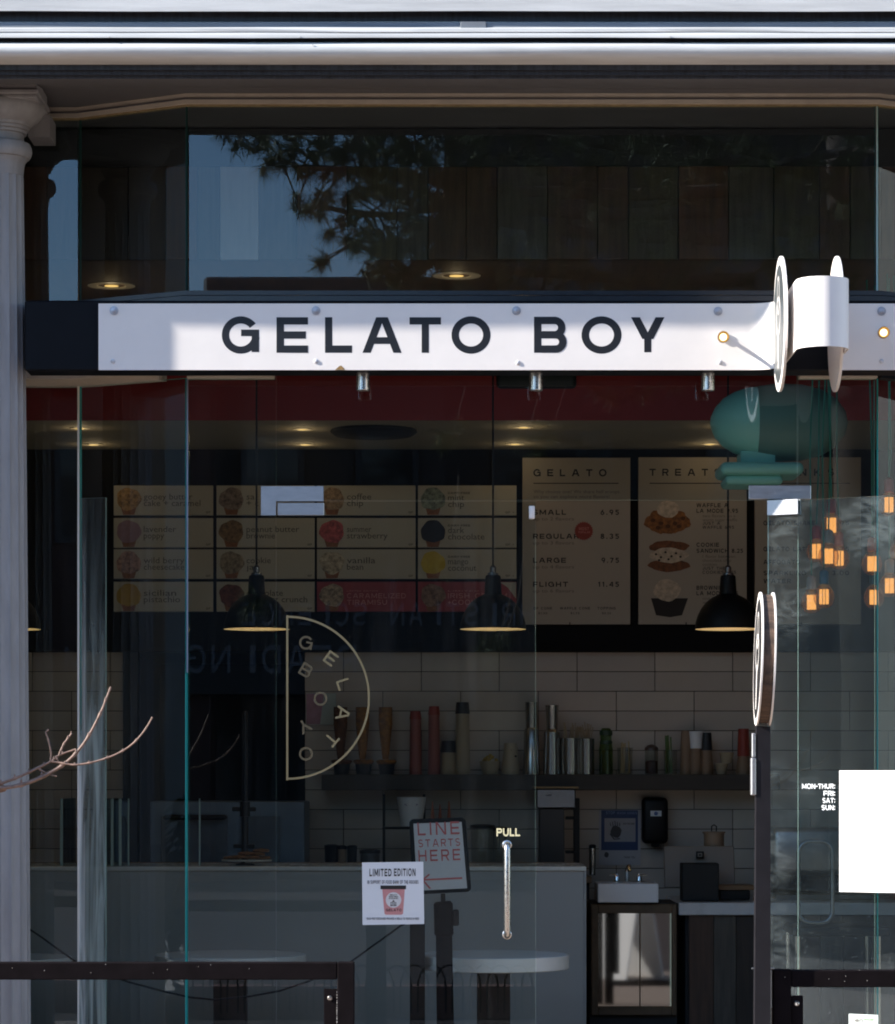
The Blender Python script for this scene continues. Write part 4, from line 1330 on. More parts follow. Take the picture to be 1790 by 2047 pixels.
M_enamel = mat('cream_enamel', (.75, .68, .52), .5)
M_lampblk = mat('black_lamp_enamel', (.006, .006, .006), .5, spec=.2)
DN_E, PEND_E = .11, .14
dl = None
DLS = [(160, 855.5, ZC2, 'leftmost of the far row'), (187, 888, ZC2, 'leftmost of the near-wall row'), (605, 857.5, ZC2, 'in front of the round vent, left of it'), (610, 888, ZC2, 'left of the round vent'), (1047, 853.5, ZC2, 'above the GELATO board'), (1030, 887, ZC2, 'left above the GELATO board'), (1455, 852, ZC2, 'over the teal ornament'), (1420, 887, ZC2, 'left of the teal ornament'),
       (223, 570, ZC1, 'in the left angled pane'), (913, 550, ZC1, 'under the pine reflection')]
for i, (px, py, zc, where) in enumerate(DLS):
    d = (zc - CAM_Z) * FPX / (1560 - py)
    p = Vector(((px - 895) * d / FPX, CAM_Y + d, zc))
    t = empty('ceiling_downlight', p, 'small lit round ceiling downlight, ' + where, 'downlight', 'recessed downlights in the shop ceiling')
    rr = .05 if zc == ZC2 else .105
    mb = MB(); mb.lathe(p, [(rr * .55, -.0005), (rr * .6, -.004), (rr, -.003), (rr, -.0005)], 32, close=False)
    build('trim_ring', mb, mat('downlight_trim', (.4, .36, .28), .5), t)
    mb = MB(); mb.lathe(p, [(.0002, -.0035), (rr * .45 if zc == ZC2 else rr * .3, -.0035)], 24, close=False)
    build('lens', mb, emis('downlight_glow', (1, .62, .20), .55), t)
    point(t, p + Vector((0, 0, -.05)), DN_E if zc == ZC2 else DN_E * .5, r=.03)

PY_ = 2.0
s_ = S(PY_)
def pendant(px, label, first=None):
    c = W(px, 1258, PY_)
    if first is not None:
        o = copy_tree(first, delta=(c.x - ORIGIN[first.name].x, 0, 0)); o['label'] = label; return o
    t = empty('pendant_lamp', c, label, 'pendant lamp', 'black dome pendants over the counter')
    mb = MB()
    pr = [(66, 1258), (66, 1255), (65, 1245), (61, 1231), (54, 1217), (45, 1205), (34, 1196), (24, 1191), (17.5, 1188), (17, 1184), (15.5, 1155), (14.5, 1151), (11, 1149.5)]
    out = [(r * s_, CAM_Z + (1560 - y) * s_) for r, y in pr]
    inn = [(max(.004, (r - 1.2) * s_), CAM_Z + (1560 - y) * s_ - .003) for r, y in pr[2:8]][::-1]
    mb.lathe((c.x, PY_, 0), out, 48, close=False)
    build('shade', mb, M_lampblk, t)
    mb = MB()
    mb.lathe((c.x, PY_, 0), [(65.9 * s_, CAM_Z + 302 * s_)] + [(max(.004, (r - 1.5) * s_), CAM_Z + (1560 - y) * s_) for r, y in pr[1:8]], 48, close=False)
    build('shade_lining', mb, M_enamel, t)
    mb = MB(); mb.lathe((c.x, PY_, 0), [(11 * s_, CAM_Z + (1560 - 1150) * s_), (11 * s_, CAM_Z + (1560 - 1146) * s_), (6 * s_, CAM_Z + (1560 - 1144) * s_), (6.5 * s_, CAM_Z + (1560 - 1134) * s_), (2 * s_, CAM_Z + (1560 - 1129) * s_)], 24)
    build('cap', mb, M_steel_dk, t)
    mb = MB(); mb.tube([(c.x, PY_, CAM_Z + (1560 - 1132) * s_), (c.x, PY_, ZC1)], .0045, 8)
    build('cord', mb, M_plastic, t)
    zb = CAM_Z + (1560 - 1226) * s_
    mb = MB(); mb.ball((c.x, PY_, zb), .028, .028, .036, 2)
    build('bulb', mb, emis('pendant_bulb', (1, .72, .38), 3.0), t)
    point(t, (c.x, PY_, zb - .055), PEND_E, r=.03)
    return t
pd = pendant(513, 'black dome pendant lamp left of the gold half round logo')
pendant(986, 'black dome pendant lamp between the flavour board and the GELATO board', pd)
pendant(1456, 'black dome pendant lamp in front of the TREATS board', pd)
pendant(15, 'black dome pendant lamp mostly hidden behind the column', pd)

# ---- bare bulb cluster on teal cords behind the open door
TEAL = mat('teal_cord', (.02, .20, .15), .7)
socks = {'red': mat('red_socket', (.3, .03, .03), .5), 'blue': mat('blue_socket', (.01, .11, .2), .5), 'grey': mat('grey_socket', (.35, .33, .32), .5), 'pink': mat('pink_socket', (.5, .2, .16), .5)}
M_fil = emis('glowing_filament', (1.0, .43, .13), .95)
BUL = [(1663, 1050, 'red', 1.1, 'topmost bulb of the cluster behind the open door, red socket'), (1633, 1102, 'red', 1.35, 'leftmost bulb of the middle cluster'), (1657, 1112, 'grey', 1.0, 'middle bulb of the overlapping cluster'), (1678, 1116, 'pink', 1.2, 'right bulb of the overlapping cluster'),
       (1744, 1127, 'pink', 1.1, 'bulb beside the green glass corner edge, pink socket'), (1778, 1009, 'red', .95, 'upper right bulb under a dark red socket'), (1623, 1204, 'grey', 1.15, 'low left bulb under a grey socket'), (1648, 1193, 'blue', .95, 'low bulb under a blue socket'),
       (1748, 1194, 'blue', 1.25, 'low bulb under a blue socket near the green edge'), (1779, 1171, 'grey', 1.05, 'low right bulb beside the green edge'), (1800, 1102, 'blue', 1.0, 'bulb cut by the right picture edge')]
for i, (px, py, sc_, Y, label) in enumerate(BUL):
    c = W(px, py, Y); s_ = S(Y)
    t = empty('filament_bulb', c, label, 'light bulb', 'bare filament bulbs hanging on teal cords')
    mb = MB()
    mb.lathe((c.x, Y, c.z), [(.0002, -.05), (.02, -.047), (.036, -.034), (.045, -.012), (.045, .008), (.037, .03), (.024, .046), (.016, .058)], 28, close=False)
    build('globe', mb, M_amber, t)
    mb = MB(); mb.lathe((c.x, Y, c.z), [(.018, .055), (.0205, .058), (.0205, .105), (.016, .112), (.004, .118)], 24)
    build('socket', mb, socks[sc_], t)
    mb = MB()
    for k in range(8):
        a = 2 * pi * k / 8 + i
        mb.tube([(c.x + .0165 * cos(a), Y + .0165 * sin(a), c.z - .032), (c.x + .0165 * cos(a), Y + .0165 * sin(a), c.z + .032)], .0038, 6)
    build('filament', mb, M_fil, t)
    mb = MB(); mb.tube([(c.x, Y, c.z + .115), (c.x + rnd.uniform(-.01, .01), Y, 2.9), (c.x + rnd.uniform(-.03, .03), Y, ZC1)], .0036, 6)
    build('cord', mb, TEAL, t)
# teal rounded ornament that the cords run past
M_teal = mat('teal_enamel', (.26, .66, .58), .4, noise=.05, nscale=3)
M_teal_dim = mat('dim_teal_enamel', (.10, .22, .19), .5)  # dimmer copy of the teal; brightness of one end is painted in
YO = 1.7
to = empty('teal_ornament', W(1560, 870, YO), 'large teal rounded hanging ornament with stepped base plates behind the transom', 'ornament')
s_ = S(YO)
cx = W(1512, 845, YO)
mb = MB()
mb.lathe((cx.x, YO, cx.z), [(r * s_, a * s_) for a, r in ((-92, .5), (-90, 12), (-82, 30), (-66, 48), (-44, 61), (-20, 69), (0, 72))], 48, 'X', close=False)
build('bright_end', mb, M_teal, to, smooth=60)
mb = MB()
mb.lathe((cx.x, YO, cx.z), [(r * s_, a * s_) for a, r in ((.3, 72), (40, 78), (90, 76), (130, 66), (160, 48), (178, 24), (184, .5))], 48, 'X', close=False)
build('body', mb, M_teal_dim, to, smooth=60)
mb = MB(); a = W(1478, 945, YO); b = W(1547, 905, YO)
mb.box(a.x, b.x, YO - .08, YO + .1, a.z, b.z, .004)
build('neck', mb, M_teal, to)
mb = MB()
for x0, y0, x1, y1, d in ((1435, 930, 1600, 955, .16), (1446, 954, 1560, 974, .13)):
    a = W(x0, y1, YO); b = W(x1, y0, YO)
    mb.box(a.x, b.x, YO - d, YO + d, a.z, b.z, (b.z - a.z) * .45, seg=4)
build('base_plates', mb, M_teal, to)

# ------------------------------------------------------------------ shelf and what stands on it
YS = 3.45
sh = empty('wall_shelf', W(1076, 1580, YS), 'long thick dark wood shelf on the tiled wall', 'shelf')
mb = MB(); a = W(643, 1580, YS); b = W(1560, 1548.5, YS)
mb.box(a.x, b.x, YS, YT - .005, a.z, b.z, .003)
build('board', mb, mat('dark_shelf_wood', (.03, .022, .016), .55, noise=.4, nscale=6, stretch=(1, 8, 8), bump=.2), sh)
ZS = b.z + .0005
YI = 3.56
si = S(YI)
def shx(px): return W(px, 0, YI).x
def shz(py): return ZS + (1548.5 - py) * si
def stack(px, w0, w1, py, name, label, m, lip=.045, group=None, rib=4.2, cat='cup stack'):
    """nested paper cups standing mouth down: every rim shows as a rib"""
    t = empty(name, (shx(px), YI, ZS), label, cat, group)
    n = max(2, int((1548.5 - py) / rib))
    h = (1548.5 - py) * si
    mb = MB(); pr = []
    body0 = h * (1 - lip)
    for k in range(n):
        z = body0 * k / n; dz = body0 / n
        r = (w0 + (w1 - w0) * k / n) * si / 2
        pr += [(r, z + .0003), (r * 1.0, z + dz * .45), (r * .93, z + dz * .5), (r * .93, z + dz * .98)]
    mb.lathe((shx(px), YI, ZS), pr, 20)
    build('cup_rims', mb, m, t)
    return t, body0, h
def cup_top(t, px, w0, w1, body0, h, m):
    mb = MB(); mb.lathe((shx(px), YI, ZS), [(w0 * si / 2, body0), (w0 * si / 2 * .98, body0 + (h - body0) * .2), (w1 * si / 2, h - .001), (w1 * si / 2 * .9, h)], 24)
    build('top_cup', mb, m, t)
M_cream_cup = mat('cream_paper', (.38, .31, .21), .6); M_tan = mat('tan_paper', (.27, .18, .115), .6); M_blkcup = mat('black_paper', (.015, .016, .02), .5)
for px, w0, w1, py, m1, m2, lip, label in ((831, 26, 23, 1422, M_coral, M_redcup, .13, 'coral cup stack left of the taller coral one'), (868, 26, 23, 1412, M_coral, M_redcup, .13, 'taller coral cup stack beside the black topped cups'),
                                            (897, 35, 30, 1481, M_cream_cup, M_blkcup, .35, 'short cream cup stack with a black top cup'), (925, 33, 28, 1404, M_cream_cup, M_blkcup, .16, 'tallest cream cup stack with a black top'),
                                            (1372, 26, 22, 1461, M_tan, M_tan, .45, 'plain tan cup stack behind the jar with green straws'), (1391, 30, 26, 1462, M_tan, M_paper, .4, 'tan cup stack with a white upturned cup'),
                                            (1413, 29, 22, 1465, M_tan, M_blkcup, .42, 'tan cup stack with a tall black top'), (1487, 31, 24, 1457, M_tan, M_redcup, .6, 'tan cup stack with a tall red top at the shelf end')):
    t, b0, h = stack(px, w0, w1, py, 'cup_stack', label, m1, lip, 'paper cup stacks on the shelf')
    cup_top(t, px, w1 + 1, w1 - 3 if m2 is not M_paper else w1 + 4, b0, h, m2)
# waffle cones in black pots
M_cone3 = mat('waffle_cone', (.30, .13, .02), .7, noise=.5, nscale=45, bump=.5)
M_cone_dk = mat('dark_waffle_cone', (.12, .045, .015), .7, noise=.5, nscale=45, bump=.5)
for px, mm, label in ((683, M_cone_dk, 'dark stacked waffle cones in the leftmost black pot'), (727, M_cone3, 'golden stacked waffle cones in the middle black pot'), (773, M_cone3, 'golden stacked waffle cones in the right black pot')):
    t = empty('waffle_cone_pot', (shx(px), YI, ZS), label, 'cone pot', 'pots of waffle cones on the shelf')
    pw = px - 5
    mb = MB(); mb.lathe((shx(px), YI, ZS), [(14 * si, .0), (16.5 * si, .055), (16 * si, .057)], 24)
    build('pot', mb, M_blkcup, t)
    mb = MB()
    pr = []
    for k in range(9): a = 2 * pi * k / 9
    mb.lathe((shx(px), YI, shz(1528)), [(17 * si, 0), (21 * si, .012), (20 * si, .02), (14 * si, .024)], 18)
    build('waffle_bowl', mb, mm, t)
    mb = MB(); h = (1518 - 1414) * si
    pr = [(6 * si, 0)]
    for k in range(1, 13): pr += [((6 + 7.5 * min(1, k / 8)) * si, h * k / 12 - .002), ((6.6 + 7.5 * min(1, k / 8)) * si, h * k / 12)]
    mb.lathe((shx(px - 2), YI, shz(1518)), pr, 18)
    build('cone_stack', mb, mm, t)
def vessel(name, label, px, prof, m, cat, group=None, n=28):
    """a turned vessel; prof = (half width px, pixel row)"""
    t = empty(name, (shx(px), YI, ZS), label, cat, group)
    mb = MB(); mb.lathe((shx(px), YI, 0), [(r * si, shz(y)) for r, y in prof], n)
    return t, build('body', mb, m, t)
M_shaker = mat('steel_shaker', (.45, .44, .42), .22, 1)
t, _ = vessel('mixing_bowl', 'cream bowl heaped with yellow topping on the shelf', 980, [(14, 1548.3), (20, 1530), (21.5, 1522), (20, 1523)], M_cream_cup, 'bowl')
mb = MB()
for k in range(26):
    a = rnd.uniform(0, 2 * pi); q = rnd.uniform(0, 16)
    mb.ball((shx(980) + q * si * cos(a), YI + q * si * sin(a) * .8, shz(1521 - (16 - q) * .75)), .008, sub=1)
build('topping', mb, mat('yellow_topping', (.45, .3, .06), .7), t, kind='stuff')
t, _ = vessel('patterned_cup', 'cream cup with dark spots beside the yellow bowl', 1021, [(17, 1548.3), (18, 1530), (15, 1512), (13, 1488), (12, 1486)], M_cream_cup, 'cup')
mb = MB()
for x_, y_ in ((1014, 1520), (1026, 1530), (1022, 1500), (1012, 1538), (1031, 1512), (1021, 1543)): mb.ball((shx(x_), YI - .03, shz(y_)), .007, .008, .006, 1)
build('dark_spots', mb, M_ink, t)
t, _ = vessel('cocktail_shaker', 'tall steel shaker left of the second one', 1063, [(17, 1548.3), (15, 1460), (11.5, 1455), (12.5, 1420), (13, 1404)], M_shaker, 'shaker', 'tall steel shakers on the shelf')
t, _ = vessel('cocktail_shaker', 'tall steel shaker beside the straw tins', 1104, [(18, 1548.3), (16, 1464), (11.5, 1458), (12.5, 1425), (13.5, 1410)], M_shaker, 'shaker', 'tall steel shakers on the shelf')
for px, hw_, top, label in ((1141, 20, 1476, 'left wide steel tin holding pale spoons'), (1173, 16, 1477, 'right narrower steel tin holding pale spoons')):
    t, _ = vessel('spoon_tin', label, px, [(hw_, 1548.3), (hw_, 1500), (hw_, top), (hw_ - 1.2, top), (hw_ - 1.2, top + 6)], M_shaker, 'tin', 'steel tins of spoons on the shelf')
    mb = MB()
    for k in range(16):
        x_ = px + rnd.uniform(-hw_ + 4, hw_ - 4); y_ = YI + rnd.uniform(-.02, .02)
        mb.tube([(shx(x_), y_, shz(top + 8)), (shx(x_ + rnd.uniform(-5, 5)), y_ + rnd.uniform(-.015, .015), shz(top - rnd.uniform(18, 34)))], [.0022, .0032], 5)
    build('spoons', mb, mat('pale_wood_spoon', (.4, .3, .19), .7), t, kind='stuff')
M_greenb = glass_mat('green_bottle_glass', tint=(.42, .55, .3), refl=.07)
M_clearb = glass_mat('clear_jar_glass', tint=(.8, .8, .76), refl=.09)
t, _ = vessel('glass_bottle', 'green collared glass bottle right of the spoon tins', 1212, [(14, 1548.3), (14, 1500), (11, 1480), (12, 1462), (8, 1456)], M_greenb, 'bottle')
mb = MB(); mb.lathe((shx(1212), YI, 0), [(12.6 * si, shz(1470)), (13.2 * si, shz(1466)), (12.6 * si, shz(1461))], 24); mb.lathe((shx(1212), YI, 0), [(12 * si, shz(1488)), (12.8 * si, shz(1485)), (12 * si, shz(1481))], 24)
build('collar', mb, mat('dark_green_band', (.02, .05, .025), .4), t)
mb = MB(); mb.lathe((shx(1212), YI, 0), [(9 * si, shz(1546)), (8 * si, shz(1500)), (.0003, shz(1499))], 20)
build('contents', mb, mat('amber_syrup', (.3, .2, .08), .3), t)
def glass_of_straws(px, hw_, top, straw, label, sm):
    t, _ = vessel('straw_glass', label, px, [(hw_, 1548.3), (hw_, top + 20), (hw_ + 1, top), (hw_ - .5, top)], M_clearb, 'glass', 'glasses of straws on the shelf')
    mb = MB()
    for k in range(7):
        x_ = px + rnd.uniform(-hw_ + 4, hw_ - 5)
        mb.tube([(shx(x_), YI, shz(1545)), (shx(x_ + rnd.uniform(-6, 6)), YI + rnd.uniform(-.02, .02), shz(top - straw - rnd.uniform(0, 8)))], .004, 6)
    build('straws', mb, sm, t, kind='stuff')
glass_of_straws(1250, 15, 1495, 6, 'clear glass of pale straws left of the lidded jar', mat('pale_straw', (.5, .38, .2), .5))
glass_of_straws(1341, 13, 1500, 22, 'clear glass of green straws right of the lidded jar', mat('green_straw', (.10, .17, .04), .5))
t, _ = vessel('lidded_jar', 'glass jar of dark cocoa with a domed lid', 1303, [(13, 1548.3), (13.5, 1520), (13.5, 1500)], M_clearb, 'jar')
mb = MB(); mb.lathe((shx(1303), YI, 0), [(12.3 * si, shz(1547)), (12.3 * si, shz(1522)), (.0003, shz(1520))], 24)
build('contents', mb, mat('cocoa_powder', (.07, .03, .025), .8), t)
mb = MB(); mb.lathe((shx(1303), YI, 0), [(14 * si, shz(1500)), (13.5 * si, shz(1495)), (8 * si, shz(1490)), (.0003, shz(1488))], 24)
build('lid', mb, mat('brown_lid', (.08, .05, .04), .3), t)
for k, (px, y0, hw_, label) in enumerate(((1443, 1526, 13, 'lower cream paper bowl beside the red topped cups'), (1453, 1506, 15, 'upper cream paper bowl tilted on the lower one'))):
    t = empty('paper_bowl', (shx(px), YI, shz(1548.5 if k == 0 else 1527)), label, 'bowl', 'cream paper bowls on the shelf')
    zb = shz(1548) if k == 0 else shz(1526)
    mb = MB(); mb.lathe((shx(px), YI, zb), [(hw_ * .7 * si, 0), (hw_ * si, 20 * si), (hw_ * 1.06 * si, 21.5 * si), (hw_ * .9 * si, 21.5 * si)], 24)
    build('bowl', mb, M_cream_cup, t)
# print on the tiles by the passage
t = empty('wall_print', W(640, 1452, YT - .01), 'small pink and pale print fixed to the tiles behind the gold logo', 'print')
mb = MB(); mb.pbox(612, 1386, 672, 1449, YT - .018, .012, .001)
build('sheet', mb, mat('pale_aqua_print', (.5, .56, .52), .6), t)
mb = MB(); mb.prism([W(613, 1387, YT - .0185), W(648, 1387, YT - .0185), W(640, 1448, YT - .0185), W(613, 1448, YT - .0185)], (0, -.0004, 0))
build('pink_area', mb, mat('pink_print', (.5, .28, .36), .6, noise=.3, nscale=12), t)

# ------------------------------------------------------------------ front counter
YC = 2.0; sc_ = S(YC)
xc1 = W(1173, 0, YC).x; zc_top = CAM_Z + (1560 - 1732.5) * sc_
ct = empty('serving_counter', (-.8, YC, 0), 'long plain grey serving counter with a thin pale top edge', 'counter')
mb = MB(); mb.box(-2.5, xc1 - .012, YC + .004, YC + .62, 0, zc_top - .021)
build('front_panel', mb, M_counter, ct)
mb = MB(); mb.box(-2.5, xc1, YC - .006, YC + .63, zc_top - .02, zc_top, .002)
build('top', mb, M_countertop, ct)
mb = MB(); mb.box(xc1 - .0115, xc1 - .001, YC - .003, YC + .625, 0, zc_top - .0205, .001)
build('end_panel', mb, M_counter, ct)
mb = MB(); mb.box(-2.5, xc1 - .02, YC + .63, YC + .66, zc_top - .03, zc_top + .002)
build('wood_edge', mb, M_woodtop, ct)
# sneeze guards
zg1 = CAM_Z + (1560 - 1596) * S(2.3)
sg = empty('sneeze_guard', (W(190, 0, 2.3).x, 2.3, zc_top), 'upright glass sneeze guards with pale edges at the left end of the counter', 'sneeze guard')
for px, dy in ((122, .5), (209, .5), (223, .42), (239, .36), (257, .05), (399, .05)):
    x = W(px, 0, 2.1).x
    mb = MB(); mb.box(x, x + (.004 if px > 250 else .010), 2.08, 2.08 + dy, zc_top + .001, zg1, .001, mat=0)
    build('guard_pane', mb, glass_mat('guard_glass', tint=(.8, .9, .87), refl=.07) if 'GG' not in globals() else GG, sg)
    GG = sg.children[-1].data.materials[0] if sg.children else None
    mb = MB(); mb.box(x - .0008, x + (.006 if px > 250 else .012), 2.074, 2.0795, zc_top + .001, zg1)
    build('guard_edge', mb, mat('frosted_glass_edge', (.33, .42, .38), .4), sg)
# freezer behind the counter
fz = empty('glass_door_freezer', W(450, 1735, 3.1), 'blue grey steel freezer with glass doors behind the counter', 'freezer')
mb = MB(); mb.pbox(300, 1602, 610, 1800, 3.12, .5, .006)
build('cabinet', mb, mat('blue_grey_steel', (.16, .20, .25), .45, .5, noise=.15, nscale=4), fz)
for a_, b_ in ((322, 455), (482, 560)):
    mb = MB(); mb.pbox(a_, 1632, b_, 1790, 3.105, .013, .002)
    build('door_panel', mb, mat('freezer_door', (.10, .125, .16), .25, noise=.2, nscale=3), fz)
mb = MB(); a = W(330, 1634, 3.06); b = W(450, 1634, 3.06); mb.tube([a, b], .014, 12)
for q in (a, b): mb.tube([q, q + Vector((0, .05, 0))], .01, 8)
build('handle', mb, M_plastic, fz)
# lamp post and cookie tray on the counter
t = empty('counter_post', (W(490, 0, 2.2).x, 2.2, zc_top), 'slim black post standing on the counter behind the cookie tray', 'post')
mb = MB(); c_ = W(490, 0, 2.2)
mb.lathe((c_.x, 2.2, zc_top), [(.045, .001), (.045, .006), (.02, .012), (.016, .02), (.016, .23), (.024, .232), (.024, .30), (.013, .302), (.013, .72), (.008, .73)], 24)
build('pole', mb, M_plastic, t)
mb = MB(); mb.box(c_.x - .06, c_.x + .05, 2.19, 2.24, zc_top + .255, zc_top + .275, .004); mb.box(c_.x - .055, c_.x + .045, 2.185, 2.24, zc_top + .08, zc_top + .10, .004)
build('clamp', mb, M_plastic, t)
tr_ = empty('cookie_tray', W(492, 1727, 2.12), 'pale raised tray of cookies on the counter', 'tray')
cxm = W(492, 0, 2.15).x
mb = MB(); mb.lathe((cxm, 2.2, zc_top), [(.02, .001), (.02, .018), (.118, .02), (.12, .027), (.117, .028)], 36)
build('tray', mb, mat('pale_ceramic', (.5, .48, .42), .4), tr_)
M_cookie = mat('baked_cookie', (.22, .1, .04), .8, noise=.5, nscale=60, bump=.6)
for i, (dx_, dy_, dz_) in enumerate(((-.07, -.02, 0), (-.03, -.05, .004), (.03, -.055, .002), (.075, -.02, 0), (.05, -.035, .018), (.0, -.03, .02), (.07, -.03, .034))):
    mb = MB(); mb.lathe((cxm + dx_, 2.2 + dy_, zc_top + .029 + dz_), [(.0002, 0), (.036, .001), (.041, .007), (.034, .014), (.0002, .017)], 16)
    c_ = build('cookie', mb, M_cookie)
    tag(c_, 'thick brown cookie heaped on the pale tray', 'cookie', 'cookies on the tray')
# blender jar, dark machines, bucket behind the counter
YK = 3.3
zk = .95
bk = empty('back_counter', (.3, 3.4, 0), 'dark back worktop under the shelf', 'worktop')
mb = MB(); mb.box(XO1 + .02, W(1178, 0, 3.2).x, 3.15, 3.68, .02, zk); build('cabinet', mb, M_darkwall, bk)
mb = MB(); mb.box(XO1 + .01, W(1182, 0, 3.2).x, 3.12, 3.685, zk + .001, zk + .035, .003); build('top', mb, M_woodtop, bk)
zk += .0355
sk = S(YK)
def kz(py): return CAM_Z + (1560 - py) * sk
def kx(px): return W(px, 0, YK).x
t = empty('paper_bucket', (kx(823), YK, kz(1652)), 'white paper bucket with a purple word standing high behind the line sign', 'bucket')
mb = MB(); mb.lathe((kx(823), YK, 0), [(21 * sk, kz(1652)), (29 * sk, kz(1596)), (30 * sk, kz(1594)), (28 * sk, kz(1593.5))], 32); build('bucket', mb, M_paper, t)
mb = MB(); text_fit(mb, 'YUM BOUNT', 809, 836, 1607, 1611, YK - .064, t=.24, sp=.2); build('purple_lettering', mb, mat('purple_ink', (.12, .04, .2), .6), t, smooth=False)
t = empty('metal_rack', (kx(800), YK + .05, zk), 'black wire rack holding the white bucket', 'rack')
mb = MB()
for px in (767, 848): mb.tube([(kx(px), YK + .1, zk), (kx(px), YK + .1, kz(1588))], .007, 8)
mb.box(kx(765), kx(850), YK - .05, YK + .11, kz(1657), kz(1653.2)); build('frame', mb, M_plastic, t)
for px, label in ((865, 'left orange squeeze nozzle'), (880, 'shorter middle orange squeeze nozzle'), (898, 'right orange squeeze nozzle')):
    t = empty('sauce_bottle', (kx(px), YK, zk), 'sauce bottle with ' + label + ' behind the line sign', 'bottle', 'orange tipped sauce bottles')
    top = 1602 if px != 880 else 1608
    mb = MB(); mb.lathe((kx(px), YK, 0), [(8 * sk, zk), (8 * sk, kz(1652)), (5 * sk, kz(1642))], 16); build('bottle', mb, M_cream_cup, t)
    mb = MB(); mb.lathe((kx(px), YK, 0), [(4.5 * sk, kz(1642)), (1.2 * sk, kz(top)), (.0003, kz(top))], 14); build('nozzle', mb, mat('orange_nozzle', (.35, .09, .03), .5), t)
t = empty('espresso_grinder', (kx(1108), YK, zk), 'tall steel and black drinks machine right of the door handle', 'drinks machine')
mb = MB(); mb.box(kx(1072), kx(1150), YK - .08, YK + .15, kz(1616), kz(1577), .006); build('head', mb, M_steel_dk, t)
mb = MB(); mb.box(kx(1066), kx(1156), YK - .1, YK + .15, kz(1576.5), kz(1572.5), .002); build('lid', mb, mat('tan_lid', (.25, .17, .08), .5), t)
mb = MB(); mb.box(kx(1078), kx(1128), YK - .06, YK + .12, zk, kz(1616.5), .004); build('body', mb, mat('machine_body', (.03, .03, .032), .3), t)
mb = MB(); mb.box(kx(1090), kx(1102), YK - .083, YK - .08, kz(1591), kz(1588)); build('badge', mb, M_chrome, t)
mb = MB(); mb.box(kx(1148), kx(1159), YK - .02, YK + .1, zk, kz(1596), .003); build('side_column', mb, M_plastic, t)
mb = MB()
for py in (1632, 1700): mb.box(kx(1130), kx(1149), YK - .05, YK, kz(py + 6), kz(py), .003)
build('arm', mb, M_plastic, t)
for i, (px, y0, hw_, label, mm) in enumerate(((663, 1690, 14, 'black canister left end of the worktop', M_plastic), (684, 1692, 9, 'tan canister between two black ones', M_tan), (704, 1692, 10, 'black canister right of the tan one', M_plastic), (740, 1700, 20, 'wide dark canister near the poster', M_steel_dk), (965, 1650, 24, 'clear blender jug left of the door handle', M_clearb), (1000, 1655, 14, 'slim clear jug beside the blender jug', M_clearb), (1185, 1690, 7, 'slim steel canister past the counter end', M_shaker))):
    t = empty('canister' if i not in (4, 5) else 'jug', (kx(px), YK, zk), label, 'canister' if i not in (4, 5) else 'jug', 'containers on the back worktop')
    mb = MB(); mb.lathe((kx(px), YK, 0), [(hw_ * .9 * sk, zk + .0005), (hw_ * sk, kz(y0 + 8)), (hw_ * sk, kz(y0 + 6))], 24); build('body', mb, mm, t)
    mb = MB(); mb.lathe((kx(px), YK, 0), [(hw_ * 1.05 * sk, kz(y0 + 6)), (hw_ * 1.05 * sk, kz(y0)), (hw_ * .6 * sk, kz(y0 - 2))], 24); build('lid', mb, M_plastic, t)

# ------------------------------------------------------------------ right hand: sink, till, wash poster, panelled counter
YR = 2.6; sr = S(YR)
rz = lambda py, Y=YR: CAM_Z + (1560 - py) * S(Y)
rx = lambda px, Y=YR: W(px, 0, Y).x
zct = rz(1805)
rc_ = empty('order_counter', (rx(1600), YR, 0), 'order counter clad in old boards with a white stone top', 'counter')
mb = MB(); mb.box(rx(1372), 3.09, YR + .031, 3.4, 0, zct - .062); build('carcass', mb, M_darkwall, rc_)
mb = MB(); mb.box(rx(1357), 3.09, YR - .02, 3.42, zct - .06, zct, .004); build('stone_top', mb, mat('white_stone_top', (.52, .52, .52), .3, noise=.05, nscale=14), rc_)
x = rx(1378); k = 0
while x < 3.05:
    w = rnd.choice((.09, .12, .14, .11)); w = min(w, 3.08 - x)
    mb = MB(); d_ = rnd.uniform(.0, .008); mb.box(x + .001, x + w - .001, YR + d_, YR + .03, .02, zct - .0625, .0015)
    build('board', mb, plank_mats[(0, 2, 4, 3, 2)[k % 5]], rc_); x += w; k += 1
sk_ = empty('sink_cabinet', (rx(1270), YR, 0), 'framed old wood cabinet with a glass door under the hand sink', 'cabinet')
x0, x1, zt0, zb0_ = rx(1180), rx(1355), rz(1806), rz(2030)
mb = MB(); mb.box(x0, x1, YR + .02, YR + .5, .02, zt0 - .001); build('carcass', mb, M_darkwall, sk_)
M_oldwood = mat('old_frame_wood', (.12, .075, .04), .65, noise=.4, nscale=7, bump=.3)
fi = [(x0 + .005, rx(1196)), (rx(1343), x1 - .005)]
for a_, b_ in fi:
    mb = MB(); mb.box(a_, b_, YR - .012, YR + .019, zb0_, zt0 - .004, .004); build('frame_board', mb, M_oldwood, sk_)
for za, zb_ in ((rz(1826), zt0 - .004), (zb0_, rz(2012))):
    mb = MB(); mb.box(rx(1196) + .0005, rx(1343) - .0005, YR - .011, YR + .018, za, zb_, .004); build('frame_board', mb, M_oldwood, sk_)
mm = bpy.data.materials.new('cabinet_mirror_glass'); mm.use_nodes = True
b_ = mm.node_tree.nodes['Principled BSDF']; b_.inputs['Base Color'].default_value = (.17, .17, .17, 1); b_.inputs['Metallic'].default_value = 1; b_.inputs['Roughness'].default_value = .03
mb = MB(); mb.box(rx(1196), rx(1343), YR + .002, YR + .012, rz(2012), rz(1826)); gd = build('glass_door', mb, mm, sk_)
